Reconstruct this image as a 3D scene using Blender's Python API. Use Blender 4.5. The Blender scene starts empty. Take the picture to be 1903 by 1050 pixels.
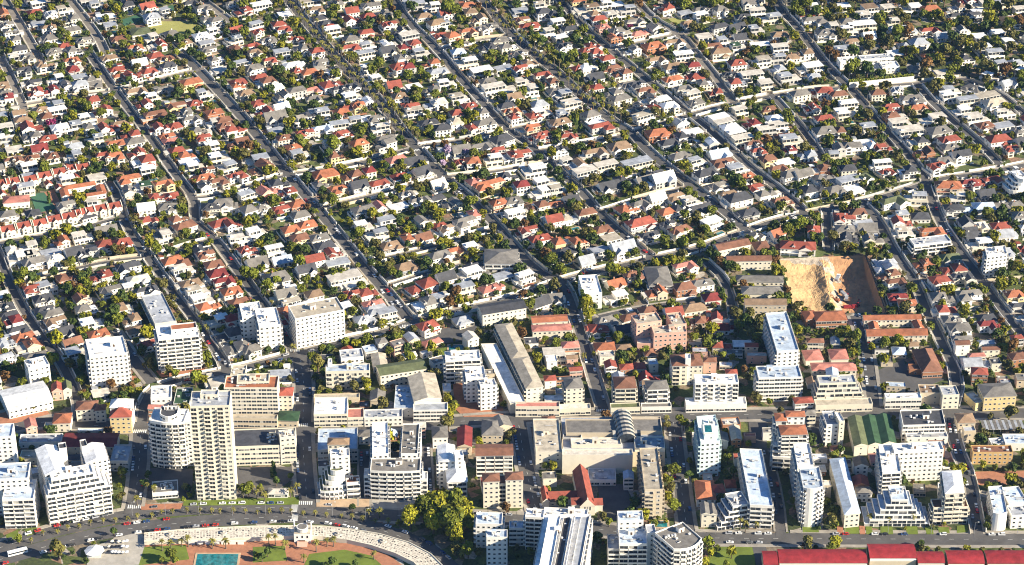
import bpy, bmesh, math, random
from math import sin, cos, radians, pi, hypot, atan2
from mathutils import Vector, Matrix
random.seed(7)
S = bpy.context.scene
COL = S.collection
# ------------------------------------------------------------------ camera, sky, sun, exposure
FPX, CX, CY, H, DEP = 4373.0, 951.5, 525.0, 860.0, radians(30)
cd = bpy.data.cameras.new('camera'); cam = bpy.data.objects.new('camera', cd); COL.objects.link(cam)
cd.sensor_width = 36; cd.lens = FPX/1903*36; cd.clip_start = 5; cd.clip_end = 9000
cam.location = (0, 0, H); cam.rotation_euler = (pi/2-DEP, 0, 0)
S.camera = cam
SUN_EL, SUN_AZ = radians(26), radians(70)      # azimuth: degrees to the right of "behind the camera"
sund = Vector((sin(SUN_AZ)*cos(SUN_EL), -cos(SUN_AZ)*cos(SUN_EL), sin(SUN_EL)))
sl = bpy.data.lights.new('sun', 'SUN'); so = bpy.data.objects.new('sun', sl); COL.objects.link(so)
sl.energy = 5.0; sl.angle = radians(0.5); sl.color = (1.0, 0.89, 0.70)
so.rotation_euler = (-sund).to_track_quat('-Z', 'Y').to_euler()
W = bpy.data.worlds.new('World'); S.world = W; W.use_nodes = True
nt = W.node_tree; bg = nt.nodes['Background']; bg.inputs[1].default_value = 0.06
sk = nt.nodes.new('ShaderNodeTexSky'); sk.sky_type = 'NISHITA'; sk.sun_disc = False
sk.sun_elevation = SUN_EL; sk.sun_rotation = pi - SUN_AZ
sk.ozone_density = 10; sk.dust_density = 0.0; sk.air_density = 1.3
nt.links.new(sk.outputs[0], bg.inputs[0])
S.view_settings.view_transform = 'Standard'; S.view_settings.look = 'None'
S.view_settings.exposure = 1.32; S.view_settings.gamma = 1
S.cycles.max_bounces = 5; S.cycles.diffuse_bounces = 2; S.cycles.glossy_bounces = 2
S.cycles.transparent_max_bounces = 4; S.cycles.use_adaptive_sampling = True
S.cycles.filter_width = 1.1

# ------------------------------------------------------------------ pixel <-> ground survey helpers
SD, CD = sin(DEP), cos(DEP)
def G(px, py, z=0.0):
    dx, u = px-CX, CY-py
    dy, dz = FPX*CD + u*SD, -FPX*SD + u*CD
    t = (z-H)/dz
    return Vector((t*dx, t*dy, z))
def P(v):
    x, y, z = v[0], v[1], v[2]-H
    fw = y*CD - z*SD; up = y*SD + z*CD
    return (CX + FPX*x/fw, CY - FPX*up/fw)
def solve_h(px, py, by):
    lo, hi = 0.0, 120.0
    for _ in range(40):
        m = (lo+hi)/2; g = G(px, py, m)
        if P((g.x, g.y, 0))[1] > by: hi = m
        else: lo = m
    return m

# ------------------------------------------------------------------ materials
MATS = {}
def mat(name, col, rough=0.8, var=0.18, scale=0.25, obj=0.0, spec=0.3, metal=0.0):
    m = bpy.data.materials.new(name); m.use_nodes = True; n = m.node_tree; N = n.nodes; L = n.links
    b = N['Principled BSDF']; b.inputs['Roughness'].default_value = rough
    b.inputs['Specular IOR Level'].default_value = spec; b.inputs['Metallic'].default_value = metal
    geo = N.new('ShaderNodeNewGeometry')
    n1 = N.new('ShaderNodeTexNoise'); n1.inputs['Scale'].default_value = scale; n1.inputs['Detail'].default_value = 4
    n1.inputs['Roughness'].default_value = 0.7
    L.new(geo.outputs['Position'], n1.inputs['Vector'])
    mr = N.new('ShaderNodeMapRange'); mr.inputs[1].default_value = 0.3; mr.inputs[2].default_value = 0.7
    mr.inputs[3].default_value = 1-var; mr.inputs[4].default_value = 1+var
    L.new(n1.outputs['Fac'], mr.inputs[0]); val = mr.outputs[0]
    if obj:
        oi = N.new('ShaderNodeObjectInfo'); m2 = N.new('ShaderNodeMapRange')
        m2.inputs[3].default_value = 1-obj; m2.inputs[4].default_value = 1+obj
        L.new(oi.outputs['Random'], m2.inputs[0])
        mm = N.new('ShaderNodeMath'); mm.operation = 'MULTIPLY'; L.new(val, mm.inputs[0]); L.new(m2.outputs[0], mm.inputs[1]); val = mm.outputs[0]
    vm = N.new('ShaderNodeVectorMath'); vm.operation = 'SCALE'; vm.inputs[0].default_value = col
    L.new(val, vm.inputs['Scale']); L.new(vm.outputs[0], b.inputs['Base Color'])
    MATS[name] = m; return m
ROOF = dict(r=(.26,.068,.045), o=(.33,.120,.060), m=(.19,.034,.03), b=(.19,.088,.054), t=(.24,.16,.10), g=(.165,.152,.135),
            d=(.058,.059,.066), w=(.74,.73,.70), f=(.55,.50,.42), k=(.32,.335,.36), p=(.42,.17,.13), y=(.40,.35,.27), v=(.11,.125,.06), e=(.035,.075,.035), l=(.42,.49,.57), q=(.25,.022,.026))
RNAME = dict(r='red', o='orange', m='maroon', b='brown', t='tan', g='grey', d='slate', w='white', f='cream', k='pale grey', p='pink', y='straw', v='olive', e='green', l='pale blue', q='bright red')
for k, c in ROOF.items(): mat('roof_'+k, c, 0.75, 0.34, 0.22, 0.14)
WALLC = dict(white=(.80,.765,.695), cream=(.70,.64,.51), beige=(.56,.47,.34), yellow=(.66,.52,.26), pink=(.62,.38,.29), grey=(.45,.44,.42), ochre=(.58,.38,.16), aqua=(.60,.74,.72), brown=(.33,.24,.16), brick=(.36,.17,.09))
for k, c in WALLC.items(): mat('wall_'+k, c, 0.85, 0.07, 0.2, 0.05)
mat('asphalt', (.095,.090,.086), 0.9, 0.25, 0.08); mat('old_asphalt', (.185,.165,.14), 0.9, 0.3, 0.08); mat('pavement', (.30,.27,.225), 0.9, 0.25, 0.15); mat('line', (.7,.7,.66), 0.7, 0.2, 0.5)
mat('concrete', (.38,.35,.30), 0.9, 0.2, 0.15); mat('brick_paving', (.36,.16,.09), 0.9, 0.2, 0.3); mat('tan_paving', (.46,.33,.21), 0.9, 0.2, 0.2)
mat('frame', (.70,.68,.63), 0.6, 0.05); mat('trunk', (.13,.09,.06), 0.9, 0.2, 1.0); mat('palm_trunk', (.13,.105,.08), 0.9, 0.2, 1.0)
mat('lawn', (.13,.17,.025), 0.95, 0.25, 0.12); mat('green_court', (.05,.13,.075), 0.9, 0.15, 0.1); mat('steel', (.30,.30,.31), 0.5, 0.1)
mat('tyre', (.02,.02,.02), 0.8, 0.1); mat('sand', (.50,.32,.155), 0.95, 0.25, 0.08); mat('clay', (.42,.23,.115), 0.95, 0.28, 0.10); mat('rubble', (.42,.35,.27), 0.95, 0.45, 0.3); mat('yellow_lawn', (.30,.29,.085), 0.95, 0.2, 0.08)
mat('awning', (.05,.18,.10), 0.8, 0.1); mat('door', (.12,.07,.04), 0.6, 0.2, .5, .4)
for k, c in dict(white=(.8,.8,.78), silver=(.42,.43,.45), black=(.02,.02,.024), blue=(.03,.07,.18), red=(.45,.02,.015), grey=(.13,.135,.14)).items():
    mat('paint_'+k, c, 0.25, 0.02, 1, 0, 0.6)
LEAF = dict(dark=(.062,.094,.016), mid=(.140,.158,.013), bright=(.225,.215,.011), olive=(.130,.118,.027), rust=(.17,.09,.028), jac=(.34,.25,.34), bloom=(.22,.02,.09))
for k, c in LEAF.items():
    m = mat('leaf_'+k, c, 0.7, 0.45, 0.9, 0.25, 0.25)
mat('frond', (.16,.145,.025), 0.6, 0.4, 1.5, 0.2); mat('hedge_leaf', (.05,.07,.016), 0.8, 0.45, 0.6)
mat('blind', (.45,.43,.38), 0.7, 0.3, 0.5, 0.2)
def glass(name, c, r):
    m = mat(name, c, r, 0.6, 0.35, 0.3, 0.5); return m
glass('glass', (.030,.036,.044), 0.12); glass('pool_water', (.016,.13,.145), 0.08); glass('solar', (.015,.02,.05), 0.15)
def ground_material():
    m = bpy.data.materials.new('garden_ground'); m.use_nodes = True; n = m.node_tree; N = n.nodes; L = n.links; b = N['Principled BSDF']
    b.inputs['Roughness'].default_value = 0.95
    geo = N.new('ShaderNodeNewGeometry'); vo = N.new('ShaderNodeTexVoronoi'); vo.inputs['Scale'].default_value = 0.13
    L.new(geo.outputs['Position'], vo.inputs['Vector'])
    cr = N.new('ShaderNodeValToRGB'); cr.color_ramp.interpolation = 'CONSTANT'; e = cr.color_ramp.elements
    e[0].color = (.075,.095,.02,1)
    e[1].position = .34; e[1].color = (.20,.155,.10,1)
    for p, c in ((.5,(.05,.065,.018,1)), (.72,(.36,.32,.26,1)), (.78,(.24,.14,.085,1)), (.86,(.11,.13,.03,1)), (.93,(.18,.14,.095,1))):
        x = e.new(p); x.color = c
    sx = N.new('ShaderNodeSeparateColor'); L.new(vo.outputs['Color'], sx.inputs[0]); L.new(sx.outputs[0], cr.inputs[0])
    no = N.new('ShaderNodeTexNoise'); no.inputs['Scale'].default_value = 0.6; no.inputs['Detail'].default_value = 5; L.new(geo.outputs['Position'], no.inputs['Vector'])
    mr = N.new('ShaderNodeMapRange'); mr.inputs[1].default_value = .3; mr.inputs[2].default_value = .7; mr.inputs[3].default_value = .55; mr.inputs[4].default_value = 1.35; L.new(no.outputs['Fac'], mr.inputs[0])
    vm = N.new('ShaderNodeVectorMath'); vm.operation = 'SCALE'; L.new(cr.outputs[0], vm.inputs[0]); L.new(mr.outputs[0], vm.inputs['Scale'])
    L.new(vm.outputs[0], b.inputs['Base Color']); MATS['garden_ground'] = m
ground_material()
def mosaic_material():
    m = bpy.data.materials.new('mosaic'); m.use_nodes = True; n = m.node_tree; N = n.nodes; L = n.links; b = N['Principled BSDF']; b.inputs['Roughness'].default_value = .8
    uv = N.new('ShaderNodeUVMap'); br = N.new('ShaderNodeTexVoronoi'); br.feature = 'F1'; br.distance = 'CHEBYCHEV'; br.inputs['Scale'].default_value = .55; br.inputs['Randomness'].default_value = .35
    L.new(uv.outputs[0], br.inputs['Vector'])
    cr = N.new('ShaderNodeValToRGB'); cr.color_ramp.interpolation = 'CONSTANT'; e = cr.color_ramp.elements
    e[0].color = (.60,.54,.44,1); e[1].position = .20; e[1].color = (.07,.065,.06,1); x = e.new(.30); x.color = (.62,.56,.46,1); x = e.new(.66); x.color = (.14,.125,.11,1)
    L.new(br.outputs['Distance'], cr.inputs[0]); L.new(cr.outputs[0], b.inputs['Base Color']); MATS['mosaic'] = m
mosaic_material()

# ------------------------------------------------------------------ mesh helper
class MB:
    def __init__(s): s.v = []; s.f = []; s.m = []
    def face(s, pts, m):
        i = len(s.v); s.v.extend([tuple(p) for p in pts]); s.f.append(tuple(range(i, i+len(pts)))); s.m.append(m)
    def prism(s, poly, z0, z1, ms, mt=None, top=True):
        n = len(poly)
        for i in range(n):
            a, b = poly[i], poly[(i+1) % n]
            s.face([(a[0],a[1],z0),(b[0],b[1],z0),(b[0],b[1],z1),(a[0],a[1],z1)], ms)
        if top: s.face([(p[0],p[1],z1) for p in poly], mt or ms)
    def box(s, x0, x1, y0, y1, z0, z1, m, mt=None, bottom=False):
        s.prism([(x0,y0),(x1,y0),(x1,y1),(x0,y1)], z0, z1, m, mt)
        if bottom: s.face([(x0,y0,z0),(x0,y1,z0),(x1,y1,z0),(x1,y0,z0)], m)
    def tube(s, a, b, r0, r1, n, m):
        a, b = Vector(a), Vector(b); d = (b-a).normalized(); u = d.orthogonal().normalized(); w = d.cross(u)
        A = [a+(u*cos(2*pi*i/n)+w*sin(2*pi*i/n))*r0 for i in range(n)]; B = [b+(u*cos(2*pi*i/n)+w*sin(2*pi*i/n))*r1 for i in range(n)]
        for i in range(n): j = (i+1) % n; s.face([A[i],A[j],B[j],B[i]], m)
        s.face(B, m)
    def add(s, o, M=None):
        i = len(s.v); s.v.extend([tuple(M @ Vector(p)) for p in o.v] if M else o.v)
        s.f.extend([tuple(k+i for k in f) for f in o.f]); s.m.extend(o.m)
    def mesh(s, name):
        me = bpy.data.meshes.new(name); me.from_pydata(s.v, [], s.f)
        ms = list(dict.fromkeys(s.m)); ix = {k: i for i, k in enumerate(ms)}
        for k in ms: me.materials.append(MATS[k])
        me.polygons.foreach_set('material_index', [ix[k] for k in s.m]); me.update(); return me
    def build(s, name, parent=None, loc=None, rz=0):
        if not s.f: return None
        return link(name, s.mesh(name), parent, loc, rz)
def link(name, me, parent=None, loc=None, rz=0, scale=None):
    o = bpy.data.objects.new(name, me); COL.objects.link(o)
    if parent: o.parent = parent
    if loc is not None: o.location = loc
    if rz: o.rotation_euler = (0, 0, rz)
    if scale: o.scale = scale
    return o
def tag(o, label=None, cat=None, group=None, kind=None):
    for k, x in (('label',label),('category',cat),('group',group),('kind',kind)):
        if x: o[k] = x
    return o
def root(name, loc, label=None, cat=None, group=None, rz=0): return tag(link(name, None, None, loc, rz), label, cat, group)
def structure(o): o['kind'] = 'structure'; return o

def seg_d(p, a, b):
    ab = b-a; L = ab.length_squared
    t = 0 if L == 0 else max(0, min(1, (p-a).dot(ab)/L)); return (p-(a+ab*t)).length
def inpoly(p, poly):
    c = False; j = len(poly)-1
    for i in range(len(poly)):
        a, b = poly[i], poly[j]
        if (a[1] > p[1]) != (b[1] > p[1]) and p[0] < (b[0]-a[0])*(p[1]-a[1])/(b[1]-a[1])+a[0]: c = not c
        j = i
    return c

# ------------------------------------------------------------------ landmarks and labels that single one thing out
LM = []       # (px, py, phrase)
def lm(px, py, t):
    w = t.split()
    if len(w) > 6: w = w[:1]+[q for q in w[1:] if q not in ('a','the')]
    LM.append((px, py, ' '.join(w)))
ORD = ['nearest','second nearest','third nearest','fourth nearest','fifth nearest','sixth nearest','seventh nearest','eighth nearest','ninth nearest','tenth nearest','eleventh nearest','twelfth nearest']
def ordn(i): return ORD[i] if i < 12 else '%dth nearest' % (i+1)
PEND = []     # (object or None, px, py, description)
def pend(o, p, desc): q = P(p); PEND.append((o, q[0], q[1], desc))
def resolve_labels():
    groups = {}
    for o, x, y, d in PEND:
        best = min(LM, key=lambda l: (l[0]-x)**2+((l[1]-y)*1.6)**2)
        dx, dy = x-best[0], (y-best[1])*1.6
        s = ('uphill of' if dy < 0 else 'seaward of') if abs(dy) > abs(dx) else ('right of' if dx > 0 else 'left of')
        groups.setdefault((d, s, best[2]), []).append((dx*dx+dy*dy, id(o), o))
    for (d, s, t), it in groups.items():
        it.sort(key=lambda a: a[0])
        for i, (_, _, o) in enumerate(it):
            if o is not None: o['label'] = '%s, %s %s %s' % (d, ordn(i), s, t)
# ------------------------------------------------------------------ roads (surveyed centre lines)
def pts(s): return [tuple(float(q) for q in a.split(',')) for a in s.split()]
ROADS = [  # centre line, half width, pavement width, walls?
 ('0,797 85,782 150,790 262,795 430,800 557,797 700,788 830,785 950,777 1040,772 1125,771 1440,771 1640,765 1763,768 1920,768', 6, 3, 0),
 ('-30,1050 0,1040 100,1012 200,988 333,972 480,962 560,960 640,968 720,988 790,1016 840,1060', 6.5, 0, 0),
 ('-30,1028 77,993 200,965 267,952 400,944 557,944 620,948 700,958 880,962 980,968 1100,982 1200,996 1310,1001 1920,1003', 6, 3, 0),
 ('-20,440 0,483 33,560 77,627 110,667 143,733 150,788', 4, 2.2, 1),
 ('205,340 217,361 233,420 283,490 320,543 367,603 412,667 420,692', 4, 2.2, 1),
 ('363,413 403,450 433,493 473,547 523,613 545,655', 4, 2.2, 1),
 ('381,5 430,42', 4, 2, 1),
 ('335,99 381,145 427,194 476,251 533,324 603,407 640,453 680,503 720,547 757,593', 5, 2.4, 1),
 ('100,-30 145,19 183,72 195,98', 4, 2, 1), ('0,-10 30,34 76,114', 4, 2, 1), ('0,105 22,150 46,205', 3.6, 2, 1),
 ('165,100 213,171 274,248 324,324 362,370 363,413', 4, 2.2, 1),
 ('520,-20 549,19 640,130 697,179 743,244 772,274 823,331 868,366 907,403 947,450 993,500 1037,524 1052,540 1070,590 1093,667 1117,747 1125,771', 5, 2.6, 1),
 ('725,-10 758,42 811,91 853,145 899,194 943,243 990,274 1021,305 1078,354 1112,396 1153,433 1187,463 1213,482', 4.4, 2.2, 1),
 ('885,-15 937,53 983,95 1040,141 1086,187 1135,225 1173,248 1211,290 1280,343 1320,373 1387,428', 5, 2.6, 1),
 ('1030,-10 1085,53 1131,91 1173,126 1211,156 1282,213 1339,259 1389,309 1434,343 1476,377 1497,399', 4.2, 2.2, 1),
 ('1165,-15 1211,38 1263,65 1301,110 1347,168 1362,190', 4.2, 2.2, 1), ('1432,175 1480,229 1511,267 1530,300', 3.8, 2, 1),
 ('1430,-20 1453,23 1480,50 1507,88 1545,133 1579,164 1629,225 1667,263 1712,320 1722,338 1743,410 1776,457 1816,510 1850,560 1905,630', 4.4, 2.2, 1),
 ('1705,160 1735,194 1777,232 1827,274 1857,306', 4.2, 2.2, 1), ('1790,150 1850,170 1905,215', 4, 2, 1),
 ('1600,378 1630,407 1663,473 1700,523 1723,580 1746,627 1783,707 1765,768 1776,833 1800,887 1812,960 1820,1003', 4.4, 2.4, 1),
 ('1536,390 1540,467', 4, 2, 1), ('1590,587 1610,647 1625,765', 4, 2.4, 0), ('1310,487 1345,520 1360,560 1365,610', 3.6, 2, 1),
 ('262,795 257,887 245,955', 5, 2.4, 0), ('557,657 566,720 562,800 565,867 572,944', 5.5, 2.6, 0), ('677,835 677,950', 3.2, 1.5, 0), ('790,827 797,950', 3.2, 1.5, 0),
 ('962,777 980,887 1002,968', 5, 2.4, 0), ('1250,771 1260,860 1273,960 1280,1000', 4.6, 2.4, 0), ('1423,833 1446,933 1452,1000', 3.2, 1.2, 0),
 ('1690,525 1720,520', 3.4, 2, 1), ('213,617 247,667 283,712', 3.8, 2, 0),
 ('262,795 270,740 300,714 430,690 520,667 627,637 720,617 763,600 857,577 947,558 1040,524 1130,500 1213,482 1293,465 1387,430 1440,411 1500,398 1600,378 1682,354 1740,334 1834,322 1920,304', 4.8, 2.4, 1),
 ('-20,457 0,453 133,430 217,407', 4, 2, 1), ('362,370 400,366 470,345 533,326 600,318 700,297 772,274 860,263 943,243 1000,232', 4, 2.2, 1),
 ('1000,282 1090,268 1172,250 1280,215 1339,198 1430,180 1500,168 1579,164 1712,156 1804,146', 4.2, 2.2, 1),
 ('0,202 61,194 164,175 213,171 324,141 381,128', 3.8, 2, 1), ('815,95 884,76 950,70', 4, 2, 1), ('1131,93 1190,80 1280,60', 3.8, 2, 1),
 ('590,390 640,377 754,350 823,331', 3.8, 2, 1), ('823,331 915,322 1021,303', 3.8, 2, 1), ('1112,396 1211,365 1290,346', 3.8, 2, 1),
 ('690,486 780,467 830,452 925,424', 3.4, 1.6, 1), ('727,530 780,513 860,492', 3.2, 1.6, 1), ('40,525 127,503 200,487 282,478', 3.4, 1.6, 1), ('290,478 377,450 410,442', 3.4, 1.6, 1), ('1833,528 1905,521', 3.4, 1.8, 1), ('1115,590 1180,575 1290,560', 3.2, 1.5, 0),
]
RW = []
for s, hw, pw, wl in ROADS:
    p = [G(*a).xy for a in pts(s)]
    d = [p[0]]                                  # smooth once
    for i in range(len(p)-1):
        a, b = p[i], p[i+1]; d += [a.lerp(b, .25), a.lerp(b, .75)]
    d.append(p[-1]); RW.append((d, hw*.68 if wl else hw, pw*.75 if wl else pw, wl))
def road_dist(p, skip=-1):
    """clearance (m) from point to nearest kerb, and that road's direction"""
    best = (1e9, None)
    for i, (d, hw, pw, wl) in enumerate(RW):
        if i == skip: continue
        for a, b in zip(d, d[1:]):
            x = seg_d(p, a, b)-hw
            if x < best[0]: best = (x, b-a)
    return best
def strip(mb, line, o0, o1, z, m):
    n = len(line); T = []
    for i in range(n):
        t = (line[min(i+1,n-1)]-line[max(i-1,0)]).normalized(); T.append(Vector((-t.y, t.x)))
    for i in range(n-1):
        a0, a1 = line[i]+T[i]*o0, line[i]+T[i]*o1; b0, b1 = line[i+1]+T[i+1]*o0, line[i+1]+T[i+1]*o1
        mb.face([(*a0,z),(*b0,z),(*b1,z),(*a1,z)], m)
def resample(line, step):
    out = [line[0].copy()]; acc = 0
    for a, b in zip(line, line[1:]):
        L = (b-a).length; t = step-acc
        while t < L: out.append(a.lerp(b, t/L)); t += step
        acc = (acc+L) % step if L else acc
    return out
rm, pv, lines = MB(), MB(), MB()
WALLRUNS = []
for i, (d, hw, pw, wl) in enumerate(RW):
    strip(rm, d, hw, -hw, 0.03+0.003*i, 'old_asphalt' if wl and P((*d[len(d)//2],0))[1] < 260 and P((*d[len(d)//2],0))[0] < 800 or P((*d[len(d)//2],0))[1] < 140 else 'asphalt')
    rs = resample(d, 2.2); n = len(rs); zp = 0.30+0.002*i
    for sd in (1, -1):
        run = []
        for j in range(n-1):
            t = (rs[j+1]-rs[j]).normalized(); nn = Vector((-t.y, t.x))*sd
            c = (rs[j]+rs[j+1])/2
            if pw and road_dist(c+nn*(hw+pw*.5), i)[0] > pw*.5:
                a0, a1, b0, b1 = rs[j]+nn*hw, rs[j]+nn*(hw+pw), rs[j+1]+nn*hw, rs[j+1]+nn*(hw+pw)
                q = [(*a0,zp),(*b0,zp),(*b1,zp),(*a1,zp)]
                pv.face(q if sd < 0 else q[::-1], 'pavement')
                pv.face([(*a0,0),(*b0,0),(*b0,zp),(*a0,zp)], 'concrete')
                run.append((a1+nn*.1, b1+nn*.1, nn))
            else:
                if len(run) > 3 and wl: WALLRUNS.append(run)
                run = []
        if len(run) > 3 and wl: WALLRUNS.append(run)
    if hw > 4.5 and not wl:
        dd = resample(d, 3.0)
        for j in range(0, len(dd)-1, 3):
            if road_dist(dd[j], i)[0] > 1: strip(lines, dd[j:j+2], .09, -.09, 0.21+0.0005*i, 'line')
def crossing(px, py, w, l, ang, n=7):
    c = G(px, py); u = Vector((cos(ang), sin(ang))); v = Vector((-sin(ang), cos(ang)))
    for k in range(n):
        a = c.xy+u*(k-(n-1)/2)*w/n
        lines.face([(*(a-u*w/n*.28-v*l/2),.235),(*(a+u*w/n*.28-v*l/2),.235),(*(a+u*w/n*.28+v*l/2),.235),(*(a-u*w/n*.28+v*l/2),.235)], 'line')
for a in ((548,962,8,4,1.57),(547,945,8,4,1.57),(250,942,9,4,0),(568,935,9,4,0),(260,802,9,4,0),(560,790,9,4,0),(757,606,8,3,0),(770,280,9,3,0.4),(1120,763,9,3,0),(548,652,7,3,0)): crossing(*a)
structure(rm.build('road')); structure(pv.build('pavement')); structure(lines.build('road_marking'))

# ------------------------------------------------------------------ ground sheet with the excavation cut out
PITQ = [G(*a).xy for a in ((1478,581),(1646,581),(1607,474),(1447,481))]
def make_ground():
    bm = bmesh.new()
    def loop(ps):
        vs = [bm.verts.new((p[0], p[1], 0)) for p in ps]; return [bm.edges.new((vs[i], vs[(i+1) % len(vs)])) for i in range(len(vs))]
    e = loop([(-1800,-300),(1800,-300),(1800,3600),(-1800,3600)]) + loop(PITQ)
    bmesh.ops.triangle_fill(bm, edges=e, use_beauty=True)
    cx, cy = sum(p[0] for p in PITQ)/4, sum(p[1] for p in PITQ)/4
    bad = [f for f in bm.faces if inpoly(f.calc_center_median().xy, PITQ)]
    bmesh.ops.delete(bm, geom=bad, context='FACES')
    for f in bm.faces:
        if f.normal.z < 0: f.normal_flip()
    me = bpy.data.meshes.new('ground'); bm.to_mesh(me); me.materials.append(MATS['garden_ground']); structure(link('ground', me))
make_ground()
def make_pit():
    mb = MB(); n, k = 80, 80; R = random.Random(3); Z = {}
    from mathutils import noise
    for i in range(n+1):
        for j in range(k+1):
            u, v = i/n, j/k
            a = PITQ[0].lerp(PITQ[1], u); b = PITQ[3].lerp(PITQ[2], u); p = a.lerp(b, v)
            eL, eR, eN, eF = u*55, (1-u)*55, v*75, (1-v)*75
            dep = (8.0+.5*u)*min(1, eR/1.4)*min(1, (eN/11)**.8)*min(1, (eF/17)**.7)*min(1, (eL/15)**.8)
            ridge = math.exp(-((u-.43-.10*v)/.09)**2)
            lf = 0.62 if u < .43+.08*v else 1.0
            dep *= lf*(1-.62*ridge)
            nz = noise.noise(Vector((p.x*.09, p.y*.09, 0)))*1.0+noise.noise(Vector((p.x*.35, p.y*.35, 3)))*.45+abs(noise.noise(Vector((p.x*.9, p.y*.9, 5))))*.45
            e = min(eL, eR, eN, eF)
            z = -dep + nz*min(1, e/5); Z[i,j] = (p.x, p.y, z if e > 0 else 0)
    for i in range(n):
        for j in range(k):
            u, v = i/n, j/k; e = noise.noise(Vector((Z[i,j][0]*.12, Z[i,j][1]*.12, 9)))*.12
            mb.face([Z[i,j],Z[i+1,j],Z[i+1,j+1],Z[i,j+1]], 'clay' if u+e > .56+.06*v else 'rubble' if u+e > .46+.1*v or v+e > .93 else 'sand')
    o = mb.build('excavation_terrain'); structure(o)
make_pit()
lm(1545,525,'the sandy excavation pit')

NOGO = []     # world polygons where no filler houses or trees go
def area(name, px, z, m, kind='structure', label=None, cat=None, nogo=True):
    poly = [G(*a).xy for a in pts(px)]
    mb = MB(); ar = sum(poly[i-1].x*poly[i].y-poly[i].x*poly[i-1].y for i in range(len(poly)))
    if ar < 0: poly = poly[::-1]
    mb.prism(poly, 0, z, m); o = mb.build(name)
    if kind: o['kind'] = kind
    if label: tag(o, label, cat)
    if nogo: NOGO.append(poly)
    return o
NOGO.append(PITQ)
area('lawn', '272,48 300,40 352,40 382,52 365,64 300,68', .25, 'yellow_lawn'); lm(325,52,'the mown bowling green')
area('tennis_court', '222,38 262,26 268,36 232,48', .24, 'green_court', None, 'green hard tennis court near the bowling green', 'tennis court')
area('tennis_court', '280,22 320,10 334,20 296,32', .24, 'green_court', None, 'tennis court uphill of the bowling green', 'tennis court'); lm(300,18,'the hillside tennis courts')
area('lawn', '1240,35 1275,32 1283,48 1262,50', .25, 'yellow_lawn')
area('sports_court', '56,362 82,358 105,388 68,396', .25, 'green_court', None, 'green court beside the pink roofed clubhouse', 'tennis court'); lm(80,375,'the green court by the terraces')
area('path', '82,358 100,352 122,396 105,399', .22, 'brick_paving')
area('school_yard', '748,640 760,628 815,612 885,604 893,628 815,640', .26, 'asphalt'); lm(820,622,'the school playing court')
area('lawn', '812,650 832,645 838,662 815,668', .23, 'lawn')
area('path', '840,690 868,700 880,745 935,758 935,775 862,775 845,760', .25, 'brick_paving')
area('path', '0,768 85,758 92,770 30,786 0,790', .31, 'brick_paving')
area('path', '170,720 215,710 248,698 255,706 220,716 190,724', .31, 'brick_paving', nogo=False)
area('path', '290,690 372,676 384,688 300,702', .31, 'brick_paving')
area('parking_lot', '268,870 360,872 355,925 268,930', .24, 'asphalt'); area('parking_lot', '432,868 548,868 550,885 500,925 435,925', .24, 'asphalt')
area('path', '262,938 340,936 335,946 262,948', .34, 'brick_paving'); area('lawn', '340,930 435,928 555,924 556,938 340,940', .36, 'lawn')
area('path', '588,928 690,928 690,943 588,942', .34, 'tan_paving'); area('path', '690,928 760,925 800,945 690,946', .34, 'concrete')
area('path', '1110,900 1165,900 1178,965 1120,968', .24, 'asphalt'); area('path', '1000,895 1020,895 1030,960 1008,965', .22, 'tan_paving', nogo=False)
area('plaza', '168,1018 235,995 262,990 272,1005 258,1050 160,1055', .3, 'concrete')
area('path', '262,1003 560,1003 700,1015 760,1060 250,1060', .20, 'brick_paving')
area('lawn', '250,1018 345,1013 352,1040 250,1052', .27, 'lawn'); area('lawn', '470,1017 528,1015 534,1042 470,1046', .27, 'lawn'); area('lawn', '575,1030 640,1022 690,1033 722,1062 560,1062', .27, 'lawn')
area('path', '1640,700 1700,668 1755,705 1700,728 1640,728', .22, 'asphalt'); area('school_yard', '1628,690 1680,668 1690,712 1640,726', .27, 'asphalt')
area('parking_lot', '1812,877 1905,875 1905,900 1818,902', .25, 'brick_paving'); area('parking_lot', '1505,775 1540,775 1545,825 1512,828', .25, 'asphalt')
area('parking_lot', '1390,775 1425,775 1425,835 1395,830', .25, 'asphalt')
for q in ('1608,978 1620,978 1622,993 1610,993','1636,977 1658,977 1660,993 1636,993','1683,977 1704,977 1706,993 1685,993','1718,977 1732,977 1735,993 1722,993','1742,980 1763,980 1765,991 1745,991','1778,978 1800,976 1798,990 1778,991','1490,975 1520,975 1522,990 1492,990','1568,982 1596,980 1597,992 1570,992','10,995 33,985 36,1000 15,1006','46,985 68,978 70,990 50,996','108,968 155,952 160,962 114,976','175,947 205,936 207,948 180,953'):
    area('lawn', q, .36, 'lawn')
area('path', '1555,978 1566,978 1568,993 1556,993', .37, 'brick_paving'); area('path', '1597,978 1607,978 1608,993 1598,993', .37, 'brick_paving')
area('lawn', '1315,1012 1400,1012 1405,1062 1318,1062', .22, 'lawn'); area('path', '1395,1003 1418,1003 1440,1062 1408,1062', .26, 'asphalt')

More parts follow.
